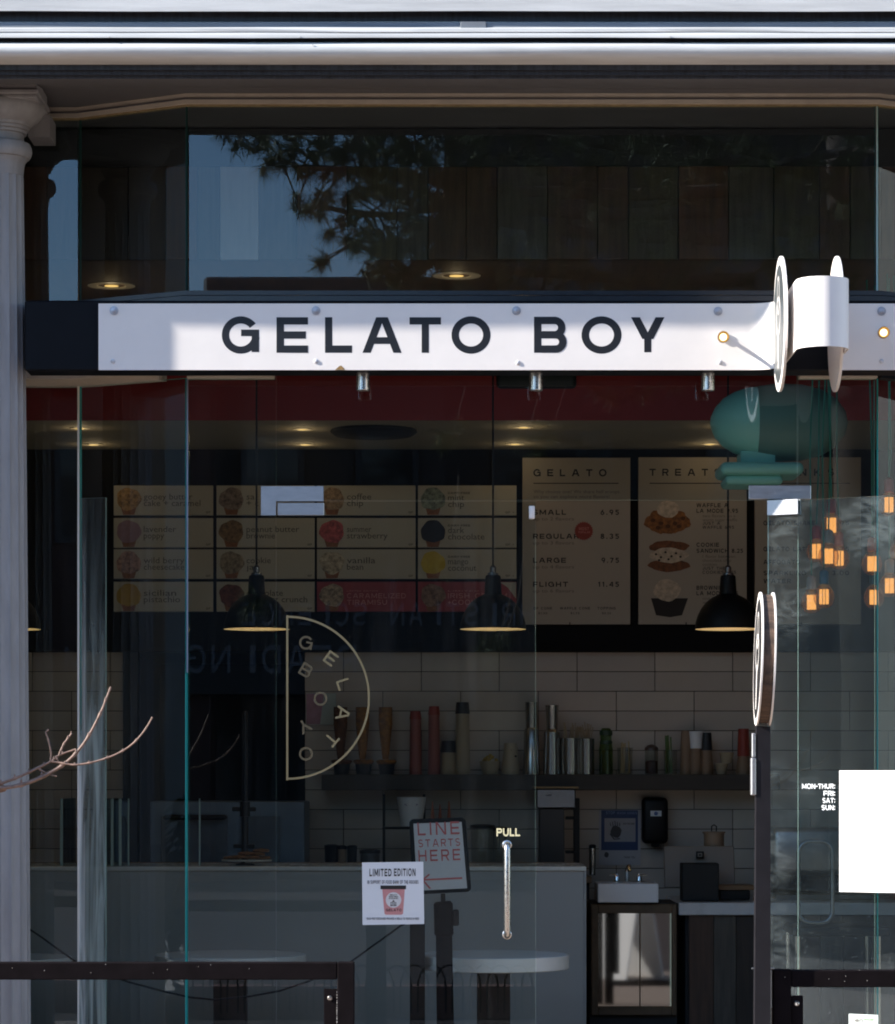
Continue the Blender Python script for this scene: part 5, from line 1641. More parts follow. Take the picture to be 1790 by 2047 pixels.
mb = MB(); mb.box(rx(1280) - .003, rx(1280) + .003, YR - .004, YR + .0015, rz(2012), rz(1826)); build('glazing_bar', mb, M_oldwood, gd)
sn = empty('hand_sink', (rx(1256), YR, zt0), 'square white hand sink on the wood framed cabinet', 'sink')
Yk2 = YR - .04
mb = MB(); a = W(1195.5, 1805, Yk2); b = W(1317, 1767, Yk2); mb.box(a.x, b.x, Yk2, YR + .3, a.z, b.z, .004)
build('basin', mb, mat('white_ceramic', (.7, .71, .72), .2), sn)
tp = empty('tap', (rx(1258), YR + .2, b.z), 'chrome three piece tap on the white hand sink', 'tap')
zb_ = b.z
mb = MB(); yt_ = YR + .22; s2 = S(yt_); xc_ = W(1256, 0, yt_).x
mb.tube([(xc_ - .005, yt_, zb_), (xc_ - .005, yt_, zb_ + .05), (xc_, yt_ - .012, zb_ + .078), (xc_ + .004, yt_ - .05, zb_ + .08), (xc_ + .004, yt_ - .06, zb_ + .055)], [.011, .010, .010, .009, .009], 14); build('spout', mb, M_chrome, tp, smooth=60)
for dx_ in (-.055, .055):
    mb = MB(); mb.lathe((xc_ + dx_, yt_, zb_), [(.014, 0), (.013, .02), (.009, .03), (.006, .04)], 16); mb.tube([(xc_ + dx_, yt_, zb_ + .034), (xc_ + dx_ * 1.7, yt_ - .01, zb_ + .036)], [.005, .004], 8); build('tap_handle', mb, M_chrome, tp)
mb = MB(); mb.box(xc_ - .08, xc_ + .08, yt_ - .02, yt_ + .02, zb_ - .0005, zb_ + .004, .002); build('base_plate', mb, M_chrome, tp)
wp = empty('hand_wash_poster', W(1240, 1730, YT - .01), 'laminated blue bordered hand washing poster on the tiles', 'poster')
yq = YT - .014
mb = MB(); mb.pbox(1198, 1619, 1281, 1730, yq, .006); build('sheet', mb, mat('laminate_sheet', (.5, .47, .48), .25), wp)
mb = MB(); mb.pbox(1202.5, 1620, 1276, 1700, yq - .0015, .0014); bb = build('blue_border', mb, mat('blue_print', (.03, .06, .16), .5), wp)
mb = MB(); mb.pbox(1209, 1636, 1271, 1683, yq - .003, .0014); build('picture_field', mb, mat('pale_print', (.42, .38, .38), .5), wp)
mb = MB(); text_fit(mb, 'STOP', 1212, 1230, 1622, 1628, yq - .002, t=.22, sp=.2); text_fit(mb, 'WASH HANDS', 1234, 1274, 1623, 1628, yq - .002, t=.2, sp=.2); build('poster_lettering', mb, mat('light_blue_print', (.2, .27, .42), .5), wp, smooth=False)
mb = MB()
for k in range(5): mb.tube([W(1222 + k * 4.4, 1652, yq - .0035), W(1220 + k * 4.8, 1641 + abs(k - 2) * 2, yq - .0035)], .0022, 5)
blob(mb, 1232, 1663, 11, 12, yq - .0032); mb.tube([W(1220, 1667, yq - .0035), W(1228, 1678, yq - .0035), W(1240, 1677, yq - .0035)], .003, 5); build('hand_outline', mb, mat('dark_print', (.08, .07, .07), .6), wp, smooth=False)
mb = MB(); text_fit(mb, 'WASH YOUR HANDS', 1246, 1269, 1645, 1649, yq - .0033, t=.2, sp=.2); text_fit(mb, 'THANK YOU', 1248, 1270, 1712, 1716, yq - .0003, t=.2, sp=.2); blob(mb, 1213, 1709, 4.5, 5.5, yq - .0003); build('small_print', mb, MATS['dark_print'], wp, smooth=False)
sd = empty('soap_dispenser', W(1310, 1685, YT - .11), 'black wall soap dispenser with a white label on the tiles', 'dispenser')
mb = MB(); mb.pbox(1285, 1594.5, 1336.5, 1687, YT - .12, .11, .025, seg=4); build('housing', mb, M_plastic, sd)
mb = MB(); mb.pbox(1301, 1621, 1323, 1632, YT - .1225, .002); lb = build('label_plate', mb, M_paper, sd)
mb = MB(); blob(mb, 1312, 1626.5, 4, 4, YT - .1226); build('label_print', mb, mat('label_blue', (.1, .16, .35), .6), lb)
mb = MB(); mb.pbox(1303, 1680, 1320, 1694, YT - .09, .05, .008, seg=2); build('nozzle', mb, M_plastic, sd)
tl = empty('till_screen', W(1400, 1765, 2.9), 'back of a tan touch till screen with a square logo', 'till')
mb = MB(); a = W(1329, 1775, 2.95); b = W(1470, 1690, 2.95)
mb.box(a.x, b.x, 2.95, 2.975, a.z, b.z, .004, rot=Matrix.Rotation(R(-12), 3, 'X'), piv=(0, 2.95, a.z)); build('screen_back', mb, mat('tan_tablet_back', (.20, .16, .125), .45), tl)
mb = MB(); yq = 2.93
for q in ((1392, 1702, 1408, 1717), (1396.5, 1706.5, 1403.5, 1712.5)): pass
mb.pbox(1392, 1702, 1408, 1717, 2.955, .004, .003, seg=2); lgo = build('square_logo', mb, M_plastic, tl)
mb = MB(); mb.pbox(1395.5, 1705.5, 1404.5, 1713.5, 2.9535, .0014); build('logo_ring', mb, MATS['tan_tablet_back'], lgo)
mb = MB(); mb.pbox(1398, 1707.8, 1402, 1711.2, 2.9525, .0009); build('logo_dot', mb, M_plastic, lgo)
t = empty('card_reader_box', W(1400, 1800, 2.75), 'matt black box standing on the order counter before the till', 'box')
mb = MB(); a = W(1364, 1805, 2.72); b = W(1438, 1726, 2.72); mb.box(a.x, b.x, 2.72, 2.86, zct + .001, b.z, .005); build('body', mb, mat('matt_black_box', (.006, .006, .006), .7), t)
t = empty('pastry_crate', W(1425, 1690, 3.3), 'tan round lidded tin with a black loop on the till', 'tin')
mb = MB(); a = W(1428, 1690, 3.1); s3 = S(3.1)
mb.lathe((a.x, 3.1, a.z), [(20 * s3, -.04), (20.5 * s3, .06), (23 * s3, .061), (23 * s3, .068), (.0003, .07)], 28); build('tin', mb, M_tan, t)
mb = MB(); mb.tube([(a.x - .012, 3.1, a.z + .07), (a.x - .012, 3.1, a.z + .095), (a.x, 3.1, a.z + .103), (a.x + .012, 3.1, a.z + .095), (a.x + .012, 3.1, a.z + .07)], .003, 8); build('loop', mb, M_plastic, t)
t = empty('order_tray', (rx(1475), 2.9, zct), 'low dark tray with a wooden lid beside the till', 'tray')
mb = MB(); mb.pbox(1440, 1780, 1500, 1799, 2.8, .2, .004); build('tray', mb, M_plastic, t)
mb = MB(); mb.pbox(1436, 1770, 1508, 1779.5, 2.8, .22, .002); build('lid', mb, M_woodtop, t)
# shelf of boxes and machine on the right seen through the open door
t = empty('red_box', (2.3, 3.0, zct), 'red and tan carton at the right edge behind the open door', 'box')
mb = MB(); mb.box(2.22, 2.5, 2.9, 3.1, zct + .001, zct + .16, .003); build('carton', mb, M_redcup, t)
mb = MB(); mb.box(2.219, 2.501, 2.898, 3.101, zct + .161, zct + .2, .002); build('lid', mb, M_tan, t)
t = empty('espresso_machine', (1.95, 3.0, zct), 'dark espresso machine on the order counter behind the open door', 'coffee machine')
mb = MB(); mb.box(1.62, 2.12, 2.95, 3.3, zct + .12, zct + .36, .03, seg=3); build('body', mb, M_steel_dk, t)
mb = MB(); mb.box(1.66, 2.08, 3.1, 3.3, zct + .001, zct + .119, .004); build('back', mb, M_plastic, t)
mb = MB(); mb.box(1.63, 2.11, 2.9, 3.1, zct + .001, zct + .03, .004); build('drip_tray', mb, M_steel_dk, t)
for x_ in (1.75, 1.98):
    mb = MB(); mb.lathe((x_, 3.0, zct + .08), [(.03, 0), (.033, .04)], 18); mb.tube([(x_, 2.97, zct + .09), (x_, 2.84, zct + .08)], .011, 10); build('portafilter', mb, M_plastic, t)

# chrome framed chair inside by the open door
ch = empty('cafe_chair', (W(1635, 0, .7).x, .9, 0), 'chrome framed chair whose looped back shows through the open door', 'chair')
mb = MB(); yc_ = .75; xa, xb = W(1597, 0, yc_).x, W(1665, 0, yc_).x; z0_, z1_ = rz(1845, yc_), rz(1682, yc_)
loop = []
for cx_, cz_, a0 in ((xb - .05, z1_ - .05, 90), (xb - .05, z0_ + .05, 0), (xa + .05, z0_ + .05, -90), (xa + .05, z1_ - .05, -180)):
    for k in range(6): a = R(a0 - 90 * k / 5); loop.append((cx_ + .05 * cos(a), yc_ - .04 * (cz_ > 1.2), cz_ + .05 * sin(a)))
loop.append(loop[0])
mb.tube(loop, .009, 10, cap=False); build('back_frame', mb, M_steel_dk, ch, smooth=60)
mb = MB(); mb.box(xa - .02, xb + .25, yc_ + .02, yc_ + .42, z0_ - .06, z0_ - .02, .012, seg=2); build('seat', mb, M_plastic, ch)
for px_, py_ in ((xa, yc_ + .04), (xb + .2, yc_ + .04), (xa, yc_ + .38), (xb + .2, yc_ + .38)):
    mb = MB(); mb.tube([(px_, py_, .005), (px_, py_, z0_ - .06)], .011, 10); build('leg', mb, M_chrome, ch)

# ------------------------------------------------------------------ tables, queue sign, rope post inside the window
def table(px0, px1, py, Y, label, stem, group='round white bar tables by the window'):
    c = W((px0 + px1) / 2, py, Y); r = (px1 - px0) / 2 * S(Y)
    t = empty('bar_table', (c.x, Y, 0), label, 'table', group)
    zt_ = CAM_Z + (1560 - py) * S(Y)
    th = 29 * S(Y - r)
    mb = MB(); mb.lathe((c.x, Y, zt_), [(r - .004, -th), (r, -th + .003), (r, -.003), (r - .004, 0)], 72); build('tabletop', mb, mat('white_table_laminate', (.62, .62, .6), .4, noise=.03, nscale=5), t)
    mb = MB(); xs = W(stem, 0, Y).x; w = 33 * S(Y); mb.box(xs - w, xs + w, Y - w * .6, Y + w * .6, .02, zt_ - th - .0005, .003); build('stem', mb, M_plastic, t)
    mb = MB(); mb.box(xs - .25, xs + .25, Y - .25, Y + .25, .0045, .019, .004); build('foot', mb, M_plastic, t)
table(310, 612, 1908, 1.3, 'round white bar table at the left, behind the black fence rail', 461)
table(835, 1138, 1908, .95, 'round white bar table under the door handle', 987)
table(-110, 143, 1913, 1.35, 'round white bar table behind the column', 10)
YQ = .5; sq = S(YQ)
qs = empty('queue_sign', (W(885, 0, YQ).x, YQ, 0), 'black framed sign on a tripod reading LINE STARTS HERE with an arrow', 'sign')
rotq = Matrix.Rotation(R(1.2), 3, 'Y')
fx = [W(818, 1638, YQ), W(931, 1634, YQ), W(943, 1783, YQ), W(826, 1789, YQ)]
def lerp4(u, v, y): # u right, v down
    return (fx[0] * (1 - u) + fx[1] * u) * (1 - v) + (fx[3] * (1 - u) + fx[2] * u) * v + Vector((0, y, 0))
rnc = []
for cu, cv, a0 in ((.08, .06, 180), (.92, .06, 90), (.92, .94, 0), (.08, .94, -90)):
    for k in range(5): a = R(a0 - 90 * k / 4); rnc.append(lerp4(cu + .08 * cos(a), cv - .06 * sin(a), 0))
mb = MB(); mb.prism(rnc, (0, .025, 0)); build('frame', mb, M_plastic, qs)
mb = MB(); mb.prism([lerp4(.075, .06, -.002), lerp4(.925, .06, -.002), lerp4(.93, .95, -.002), lerp4(.075, .95, -.002)], (0, .0018, 0)); fs = build('sheet', mb, mat('grey_white_sheet', (.44, .43, .43), .5), qs)
mb = MB()
du = (fx[1] - fx[0]).normalized(); dv = (fx[0] - fx[3]).normalized()
for ln, u0, u1, vb, hh in (('LINE', .14, .88, .22, .17), ('STARTS', .14, .88, .375, .10), ('HERE', .13, .87, .565, .15)):
    t_ = .15; w = text_w(ln, t_, .42); tot = (lerp4(u1, 0, 0) - lerp4(u0, 0, 0)).length; sx = tot / w; o = lerp4(u0, vb, -.0022); hgt = hh * (fx[0] - fx[3]).length
    for chh in ln: o = o + du * (put_glyph(mb, chh, t_, o, sx, hgt, dx=du, up=dv, depth=.0008) + .42 * sx)
for p0, p1 in (((.18, .81), (.86, .81)), ((.18, .81), (.30, .74)), ((.18, .81), (.30, .93))):
    a, b = lerp4(*p0, -.0024), lerp4(*p1, -.0024); d_ = (b - a).normalized(); nn = Vector((-d_.z, 0, d_.x)) * .0035
    mb.prism([a - nn, b - nn, b + nn, a + nn], (0, -.0006 - .0002 * (p1[1] > .8) - .0003 * (p1[1] > .9), 0))
build('lettering', mb, mat('faded_red_ink', (.42, .1, .1), .6), fs, smooth=False)
mb = MB(); qx = lambda px: W(px, 0, YQ + .02).x; qz = lambda py: CAM_Z + (1560 - py) * sq
mb.tube([(qx(886), YQ + .02, qz(1787)), (qx(886.5), YQ + .02, qz(1806))], .010, 12)
build('neck', mb, M_plastic, qs)
mb = MB(); mb.tube([(qx(886), YQ + .02, qz(1803)), (qx(886.5), YQ + .02, qz(1808)), (qx(888), YQ + .02, qz(1868)), (qx(888), YQ + .02, qz(1872)), (qx(893), YQ + .02, qz(2200))], [.032, .04, .04, .034, .038], 24, cap=True); build('leg_column', mb, mat('charcoal_tripod', (.006, .006, .0065), .9, spec=.05), qs)
mb = MB(); mb.box(qx(905), qx(918), YQ - .01, YQ + .05, qz(1851), qz(1819), .005); build('clamp_knob', mb, M_plastic, qs)
mb = MB(); mb.lathe((qx(893), YQ + .02, 0), [(.2, .005), (.2, .015), (.04, .05), (.038, .2)], 32); build('base', mb, M_plastic, qs)
YE = .75
sx_ = W(835, 0, YE).x; se = S(YE)
sp_ = empty('rope_post', (sx_, YE, 0), 'square black rope post standing behind the queue sign', 'post')
mb = MB(); mb.box(sx_ - 15 * se, sx_ + 15 * se, YE - .03, YE + .03, .02, CAM_Z + (1560 - 1838) * se, .003); build('post', mb, M_plastic, sp_)
mb = MB(); mb.box(sx_ - .15, sx_ + .15, YE - .15, YE + .15, .005, .0195, .004); build('foot', mb, M_plastic, sp_)
mb = MB()
mb.tube([W(x_, y_, .70) for x_, y_ in ((846, 1822), (820, 1842), (800, 1852), (700, 1924), (620, 1961), (560, 1981), (500, 1992), (430, 1999), (380, 1994), (330, 1983), (270, 1967), (205, 1947), (150, 1922), (115, 1897), (85, 1875), (40, 1845))], .0042, 8)
rp_ = build('barrier_cord', mb, M_plastic); tag(rp_, 'thin black barrier cord sagging in front of the counter', 'cord')
# ------------------------------------------------------------------ patio fence and round sign in front
YF = -2.5; sf = S(YF)
fx_ = lambda px: W(px, 0, YF).x
fz_ = lambda py: CAM_Z + (1560 - py) * sf
def chips(mb, x0, x1, z, n, r):
    for k in range(n):
        mb.ball((r.uniform(x0, x1), YF - .001, z + r.uniform(-.02, .018)), r.uniform(.0006, .0016), .0008, r.uniform(.0006, .0016), 1)
rr_ = random.Random(9)
M_chip = mat('bare_metal_chip', (.5, .48, .46), .6)
f1 = empty('patio_fence', (fx_(690), YF, 0), 'black square tube patio fence panel with its end post left of the gateway', 'fence')
mb = MB(); mb.box(-2.6, fx_(674), YF, YF + .055, fz_(1959), fz_(1924.5), .003)
for q in (): pass
build('top_rail', mb, M_fence, f1)
mb = MB(); mb.box(fx_(674.5), fx_(708.5), YF - .001, YF + .054, .0, fz_(1924), .003); build('end_post', mb, M_fence, f1)
mb = MB(); mb.box(-2.6, fx_(674), YF + .005, YF + .05, .12, .16, .003); build('bottom_rail', mb, M_fence, f1)
mb = MB(); mb.box(fx_(647.5), fx_(674), YF + .01, YF + .02, .2, fz_(1978), .001); br_ = build('mounting_plate', mb, M_fence, f1)
mb = MB(); mb.lathe((fx_(660), YF + .0095, fz_(1996)), [(.0085, 0), (.0085, -.003), (.006, -.006), (.0002, -.0065)], 18, 'Y'); build('bolt', mb, M_steel, br_)
mb = MB(); chips(mb, fx_(20), fx_(700), fz_(1935), 9, rr_)
for k in range(18): mb.ball((fx_(674), YF - .0015, fz_(1985 + k * 4) + rr_.uniform(-.003, .003)), .0012, .001, rr_.uniform(.001, .004), 1)
build('paint_chips', mb, M_chip, f1, kind='stuff')
f2 = empty('patio_fence', (fx_(1600), YF, 0), 'black square tube patio fence panel right of the gateway', 'fence')
mb = MB(); mb.box(fx_(1583), 2.6, YF, YF + .055, fz_(1974), fz_(1940), .003); build('top_rail', mb, M_fence, f2)
mb = MB(); mb.box(fx_(1546), fx_(1582.5), YF - .001, YF + .054, 0, fz_(1938.5), .003); build('end_post', mb, M_fence, f2)
mb = MB(); mb.box(fx_(1583), 2.6, YF + .005, YF + .05, .12, .16, .003); build('bottom_rail', mb, M_fence, f2)
mb = MB(); mb.box(fx_(1583), fx_(1607), YF + .01, YF + .02, .2, fz_(1991), .001); br_ = build('mounting_plate', mb, M_fence, f2)
mb = MB(); mb.lathe((fx_(1594), YF + .0095, fz_(2007)), [(.0085, 0), (.0085, -.003), (.006, -.006), (.0002, -.0065)], 18, 'Y'); build('bolt', mb, M_steel, br_)
mb = MB(); mb.box(fx_(1535), fx_(1545), YF + .012, YF + .03, fz_(2016), fz_(1941), .001)
hg = build('hinge_strap', mb, M_steel_dk, f2)
mb = MB(); mb.box(fx_(1503), fx_(1548), YF - .006, YF - .0012, fz_(1938), fz_(1934.5), .0008); build('strap_top', mb, M_steel_dk, f2)
mb = MB(); chips(mb, fx_(1560), fx_(1785), fz_(1950), 6, rr_); build('paint_chips', mb, M_chip, f2, kind='stuff')

YPS = -2.53; s5 = S(YPS)
px_ = lambda p: W(p, 0, YPS).x
pz_ = lambda p: CAM_Z + (1560 - p) * s5
ls = empty('round_post_sign', (px_(1525), YPS, 0), 'round wooden sign with white rimmed faces on a tall black post at the gateway', 'sign')
mb = MB()
a0, a1 = px_(1507), px_(1541.5); b0, b1 = px_(1513.5), px_(1541)
zt_ = pz_(1452)
lo = [(a0, YPS, 0), (a1, YPS, 0), (a1, YPS + .05, 0), (a0, YPS + .05, 0)]; hi = [(b0, YPS, zt_), (b1, YPS, zt_), (b1, YPS + .05, zt_), (b0, YPS + .05, zt_)]
v0 = [mb.bm.verts.new(p) for p in lo]; v1 = [mb.bm.verts.new(p) for p in hi]
mb.bm.faces.new(v0[::-1]); mb.bm.faces.new(v1)
for i in range(4): mb.bm.faces.new([v0[i], v0[(i + 1) % 4], v1[(i + 1) % 4], v1[i]])
build('post', mb, M_post, ls)
mb = MB(); mb.box(px_(1502), px_(1512), YPS - .004, YPS + .03, pz_(1590), pz_(1515), .003); mb.box(px_(1504), px_(1511), YPS - .002, YPS + .02, pz_(1514), pz_(1466), .002); build('latch', mb, M_satin, ls)
dc = Vector((px_(1531), YPS + .025, pz_(1317))); RD = 134 * s5
rot = Matrix.Rotation(R(-2.4), 3, 'Z') @ Matrix.Rotation(R(1.6), 3, 'Y')
def disc_part(name, prof, m, parent, label=None, n=72):
    mb = MB(); mb.lathe((0, 0, 0), prof, n, 'X')
    for v in mb.bm.verts: v.co = dc + rot @ v.co
    return build(name, mb, m, parent, label=label, smooth=30)
tw_ = 10.5 * s5
M_woodedge = mat('weathered_disc_wood', (.095, .058, .04), .8, noise=.75, nscale=16, stretch=(1, 6, 1.2), bump=.9)
disc_part('wood_core', [(.0002, -tw_), (RD * .955, -tw_), (RD * .965, -tw_ * .5), (RD * .96, 0), (RD * .965, tw_ * .5), (RD * .955, tw_), (.0002, tw_)], M_woodedge, ls)
for sgn, label in ((-1, 'left face plate with emblem'), (1, 'right face plate')):
    x0 = sgn * tw_
    f = disc_part('face_plate', [(.0002, x0 + sgn * .0005), (RD, x0 + sgn * .0005), (RD, x0 + sgn * .006), (.0002, x0 + sgn * .006)], M_white, ls, label)
    disc_part('face_field', [(.0002, x0 + sgn * .0065), (RD * .9, x0 + sgn * .0065), (RD * .9, x0 + sgn * .0055)], mat('black_sign_face', (.02, .02, .022), .4), f)
    if sgn < 0:
        mb = MB()
        def rg(cy, cz, ry, rz2, t):
            for k in range(36):
                q0, q1 = 2 * pi * k / 36, 2 * pi * (k + 1) / 36
                mb.poly([Vector((x0 - .0072, cy + A * cos(q), cz + B * sin(q))) for A, B, q in ((ry, rz2, q0), (ry, rz2, q1), (ry - t, rz2 - t, q1), (ry - t, rz2 - t, q0))])
        rg(0, .09, .05, .06, .012); rg(0, .02, .08, .06, .016)
        mb.poly([Vector((x0 - .0074, -.022, -.03)), Vector((x0 - .0074, .022, -.03)), Vector((x0 - .0074, .014, -.16)), Vector((x0 - .0074, -.014, -.16))])
        for v in mb.bm.verts: v.co = dc + rot @ v.co
        build('emblem', mb, M_white, f, smooth=False)

# ------------------------------------------------------------------ bare branches of a street tree at the left
YBr = -2.05
M_twig = mat('twig_bark', (.22, .14, .11), .6, noise=.5, nscale=60, bump=.5)
M_bark = mat('grey_bark', (.12, .09, .075), .9, noise=.5, nscale=18, bump=.8)
bt = empty('bare_tree', (-2.75, YBr - .3, 0), 'leafless young street tree whose sunlit twigs reach across the column', 'tree')
mb = MB(); mb.tube([(-2.75, YBr - .3, 0), (-2.74, YBr - .3, .9), (-2.72, YBr - .28, 1.4), (-2.7, YBr - .25, 2.4), (-2.75, YBr - .2, 3.4), (-2.7, YBr - .1, 4.4)], [.07, .06, .055, .045, .03, .012], 14)
build('trunk', mb, M_bark, bt, smooth=60)
def branch(pix, w0, w1, base=None, Y=YBr, dy=0.0, nodes=True, name='branch'):
    pts = [W(x_, y_, Y + dy * i) for i, (x_, y_) in enumerate(pix)]
    if base is not None: pts = [Vector(base)] + pts
    # resample smooth (Catmull-Rom)
    out = []
    for i in range(len(pts) - 1):
        p0, p1, p2, p3 = pts[max(i - 1, 0)], pts[i], pts[i + 1], pts[min(i + 2, len(pts) - 1)]
        for k in range(6):
            t = k / 6
            out.append(.5 * ((2 * p1) + (-p0 + p2) * t + (2 * p0 - 5 * p1 + 4 * p2 - p3) * t * t + (-p0 + 3 * p1 - 3 * p2 + p3) * t ** 3))
    out.append(pts[-1])
    n = len(out); s_ = S(Y)
    rad = []
    for i in range(n):
        t = i / (n - 1); r = (w0 + (w1 - w0) * t) * s_ / 2 * .85
        if nodes and i % 5 == 2: r *= 1.38
        rad.append(r)
    mb = MB(); mb.tube(out, rad, 8)
    for i in range(2, n - 1, 5): mb.ball(out[i] + Vector((rr_.uniform(-.3, .3), -.3, .9)).normalized() * rad[i] * 1.1, rad[i] * .55, rad[i] * .55, rad[i] * 1.2, 1)
    return build(name, mb, M_twig, bt, smooth=70)
branch([(-60, 1580), (0, 1576), (50, 1567), (102, 1544), (140, 1518), (172, 1480), (200, 1428), (213, 1396), (222, 1373)], 11, 4.5, (-2.73, YBr - .28, 1.35))
branch([(-60, 1590), (0, 1567), (35, 1554), (70, 1538), (102, 1522), (120, 1509), (152, 1498)], 9, 4, (-2.73, YBr - .28, 1.32))
branch([(102, 1522), (125, 1526), (150, 1529), (185, 1524), (228, 1510), (262, 1490), (288, 1462), (305, 1434)], 5, 4, dy=-.004)
branch([(101, 1522), (102, 1505), (97, 1480), (92, 1465), (98, 1459)], 4.5, 3)
branch([(118, 1511), (126, 1491), (136, 1476), (144, 1466)], 5, 4.5)
branch([(75, 1536), (95, 1546), (113, 1552)], 4, 3.5)
branch([(112, 1514), (117, 1522)], 6, 4)
# higher limbs out of frame on the left, seen only in the glass
for k in range(9):
    z = 1.6 + k * .33; x0 = -2.72
    q = [Vector((x0, YBr - .25, z)), Vector((x0 + .25 + .05 * (k % 3), YBr - .25 - .1 * (k % 2), z + .3)), Vector((x0 + .5 + .1 * (k % 2), YBr - .4, z + .75 + .1 * (k % 3)))]
    mb = MB(); mb.tube(q, [.013, .009, .004], 6); build('branch', mb, M_twig, bt, smooth=70)

# ------------------------------------------------------------------ the other side: added shade wall, street houses, pine (seen in the glass)
nb = empty('neighbour_shade_wall', (-5, -.4, 0), 'unseen masonry front left of the column, added to shade column, sign and interior', 'building')  # wall out of view, added to cast shade on column, sign and interior
mb = MB(); mb.box(-14, -2.08, -.4655, .15, 0, 9.0); build('wall', mb, mat('buff_masonry', (.3, .25, .2), .85, noise=.15, nscale=3), nb)
for k in range(3):
    mb = MB(); mb.box(-5 - 3 * k, -3.2 - 3 * k, -.48, -.464, .6, 2.8, .01); w_ = build('window', mb, M_frame, nb)
    mb = MB(); mb.box(-4.9 - 3 * k, -3.3 - 3 * k, -.49, -.4805, .7, 2.7); build('pane', mb, mat('dark_window_glass', (.02, .025, .03), .05), w_)

M_fac1 = mat('grey_brick_front', (.05, .043, .04), .85, noise=.2, nscale=2)
M_fac2 = mat('red_brick_front', (.07, .032, .025), .85, noise=.25, nscale=2)
M_fac3 = mat('dark_stone_front', (.03, .028, .027), .85, noise=.25, nscale=2)
def house(x0, x1, y, h, m, name, label, rows_, cols_):
    t = empty(name, ((x0 + x1) / 2, y, 0), label, 'building')
    mb = MB(); mb.box(x0, x1, y - 10, y, 0, h); build('wall', mb, m, t)
    mb = MB(); mb.box(x0 - .15, x1 + .15, y - 10, y + .35, h + .001, h + .35, .05); build('roof', mb, M_cornice_dk, t)
    for r_ in range(rows_):
        for c_ in range(cols_):
            w = (x1 - x0) / cols_
            xa = x0 + w * (c_ + .22); xb = x0 + w * (c_ + .78)
            z0 = .8 + r_ * 3.5 if r_ == 0 else 4.9 + (r_ - 1) * 3.2
            z1 = z0 + (2.1 if r_ == 0 else 1.7)
            mb = MB(); mb.box(xa, xb, y + .001, y + .06, z0, z1, .01); f = build('window', mb, M_frame, t)
            mb = MB(); mb.box(xa + .1, xb - .1, y + .061, y + .07, z0 + .1, z1 - .1); build('pane', mb, MATS['dark_window_glass'], f)
    return t
house(-24, -3.401, -31, 7.6, M_fac2, 'brick_row_house', 'low red brick building across the street', 2, 7)
rr = house(-3.4, -.05, -32, 8.45, M_fac1, 'reading_room_building', 'grey reading room building across the street, seen mirrored in the glass', 2, 2)
house(-.049, 22, -32, 17.0, M_fac3, 'tall_stone_building', 'tall dark stone building across the street', 4, 7)
# fascia lettering across the way (mirrored in the shop glass)
mb = MB(); mb.box(-5.2, 3.0, -30.98, -30.85, 2.7, 4.5); build('fascia', mb, mat('dark_fascia', (.02, .02, .022), .6), rr)
mb = MB()
def street_text(txt, x_start, z, hgt, adv, t=.16):
    o = Vector((x_start, -30.848, z))
    for c in txt:
        if c != ' ':
            w, _ = glyph(c, t); put_glyph(mb, c, t, o, adv * .74 / max(w, .5), hgt, dx=Vector((-1, 0, 0)), nrm=Vector((0, 1, 0)), depth=.02)
        o = o + Vector((-adv, 0, 0))
street_text('CHRISTIAN SCIENCE', 1.5, 3.68, .32, .265)
street_text('READING ROOM', -1.3, 3.0, .40, .36)
build('fascia_lettering', mb, mat('pale_fascia_letters', (.17, .17, .19), .5), rr, smooth=False)
def far_house(x0, x1, y, h, m, label, deep=8):
    t = empty('street_house', ((x0 + x1) / 2, y, 0), label, 'building')
    mb = MB(); mb.box(x0, x1, y - deep, y, 0, h); build('wall', mb, m, t)
    mb = MB(); mb.box(x0 - .2, x1 + .2, y - deep - .2, y + .2, h + .001, h + .4); build('roof', mb, M_cornice_dk, t)
far_house(-64, -39, -25.8, 11, M_fac1, 'grey house far down the street to the left')
far_house(-95, -66, -24, 11, M_fac2, 'red house farthest down the street to the left')
far_house(26, 60, -28, 10, M_fac2, 'red house down the street to the right')

far_house(-38, -29, -12.5, 10.8, mat('pale_stucco_front', (.34, .31, .27), .85, noise=.1, nscale=2), 'unseen pale block added to keep sky out of the left angled pane', 13)  # this block and the next are added to screen sky from reflections
far_house(29, 38, -12.5, 10.8, MATS['pale_stucco_front'], 'unseen pale block added to keep sky out of the right angled pane', 13)
ps_ = empty('reflection_screen_shrub', (-2.5, -.95, 0), 'unseen shrub in a dark pot added to cover a bright reflection in the angled pane', 'plant')  # added to hide sunlit paving mirrored in the angled pane
mb = MB(); mb.lathe((-2.5, -.95, 0), [(.19, .001), (.25, .48), (.27, .5), (.24, .5), (.22, .44)], 28); build('pot', mb, M_frame, ps_)
mb = MB(); rs = random.Random(2)
for k in range(2600):
    d = Vector((rs.gauss(0, 1), rs.gauss(0, 1), rs.gauss(0, 1))).normalized(); c_ = Vector((-2.5, -.95, .95)) + Vector((d.x * .36, d.y * .36, d.z * .5)) * rs.uniform(.1, 1.05)
    u = d.orthogonal().normalized() * .045; v = d.cross(u) + d * .01
    mb.poly([c_ - u, c_ + v * .6, c_ + u, c_ - v * .6])
build('foliage', mb, mat('shrub_leaf', (.012, .018, .008), 1, spec=0, noise=.4, nscale=6), ps_, smooth=False, kind='stuff', weld=False)
ab = empty('reflection_board', (1.25, -5.2, 0), 'unseen blank white board added to brighten the cabinet door under the sink', 'board')  # added so the mirror door has a sunlit white patch to reflect
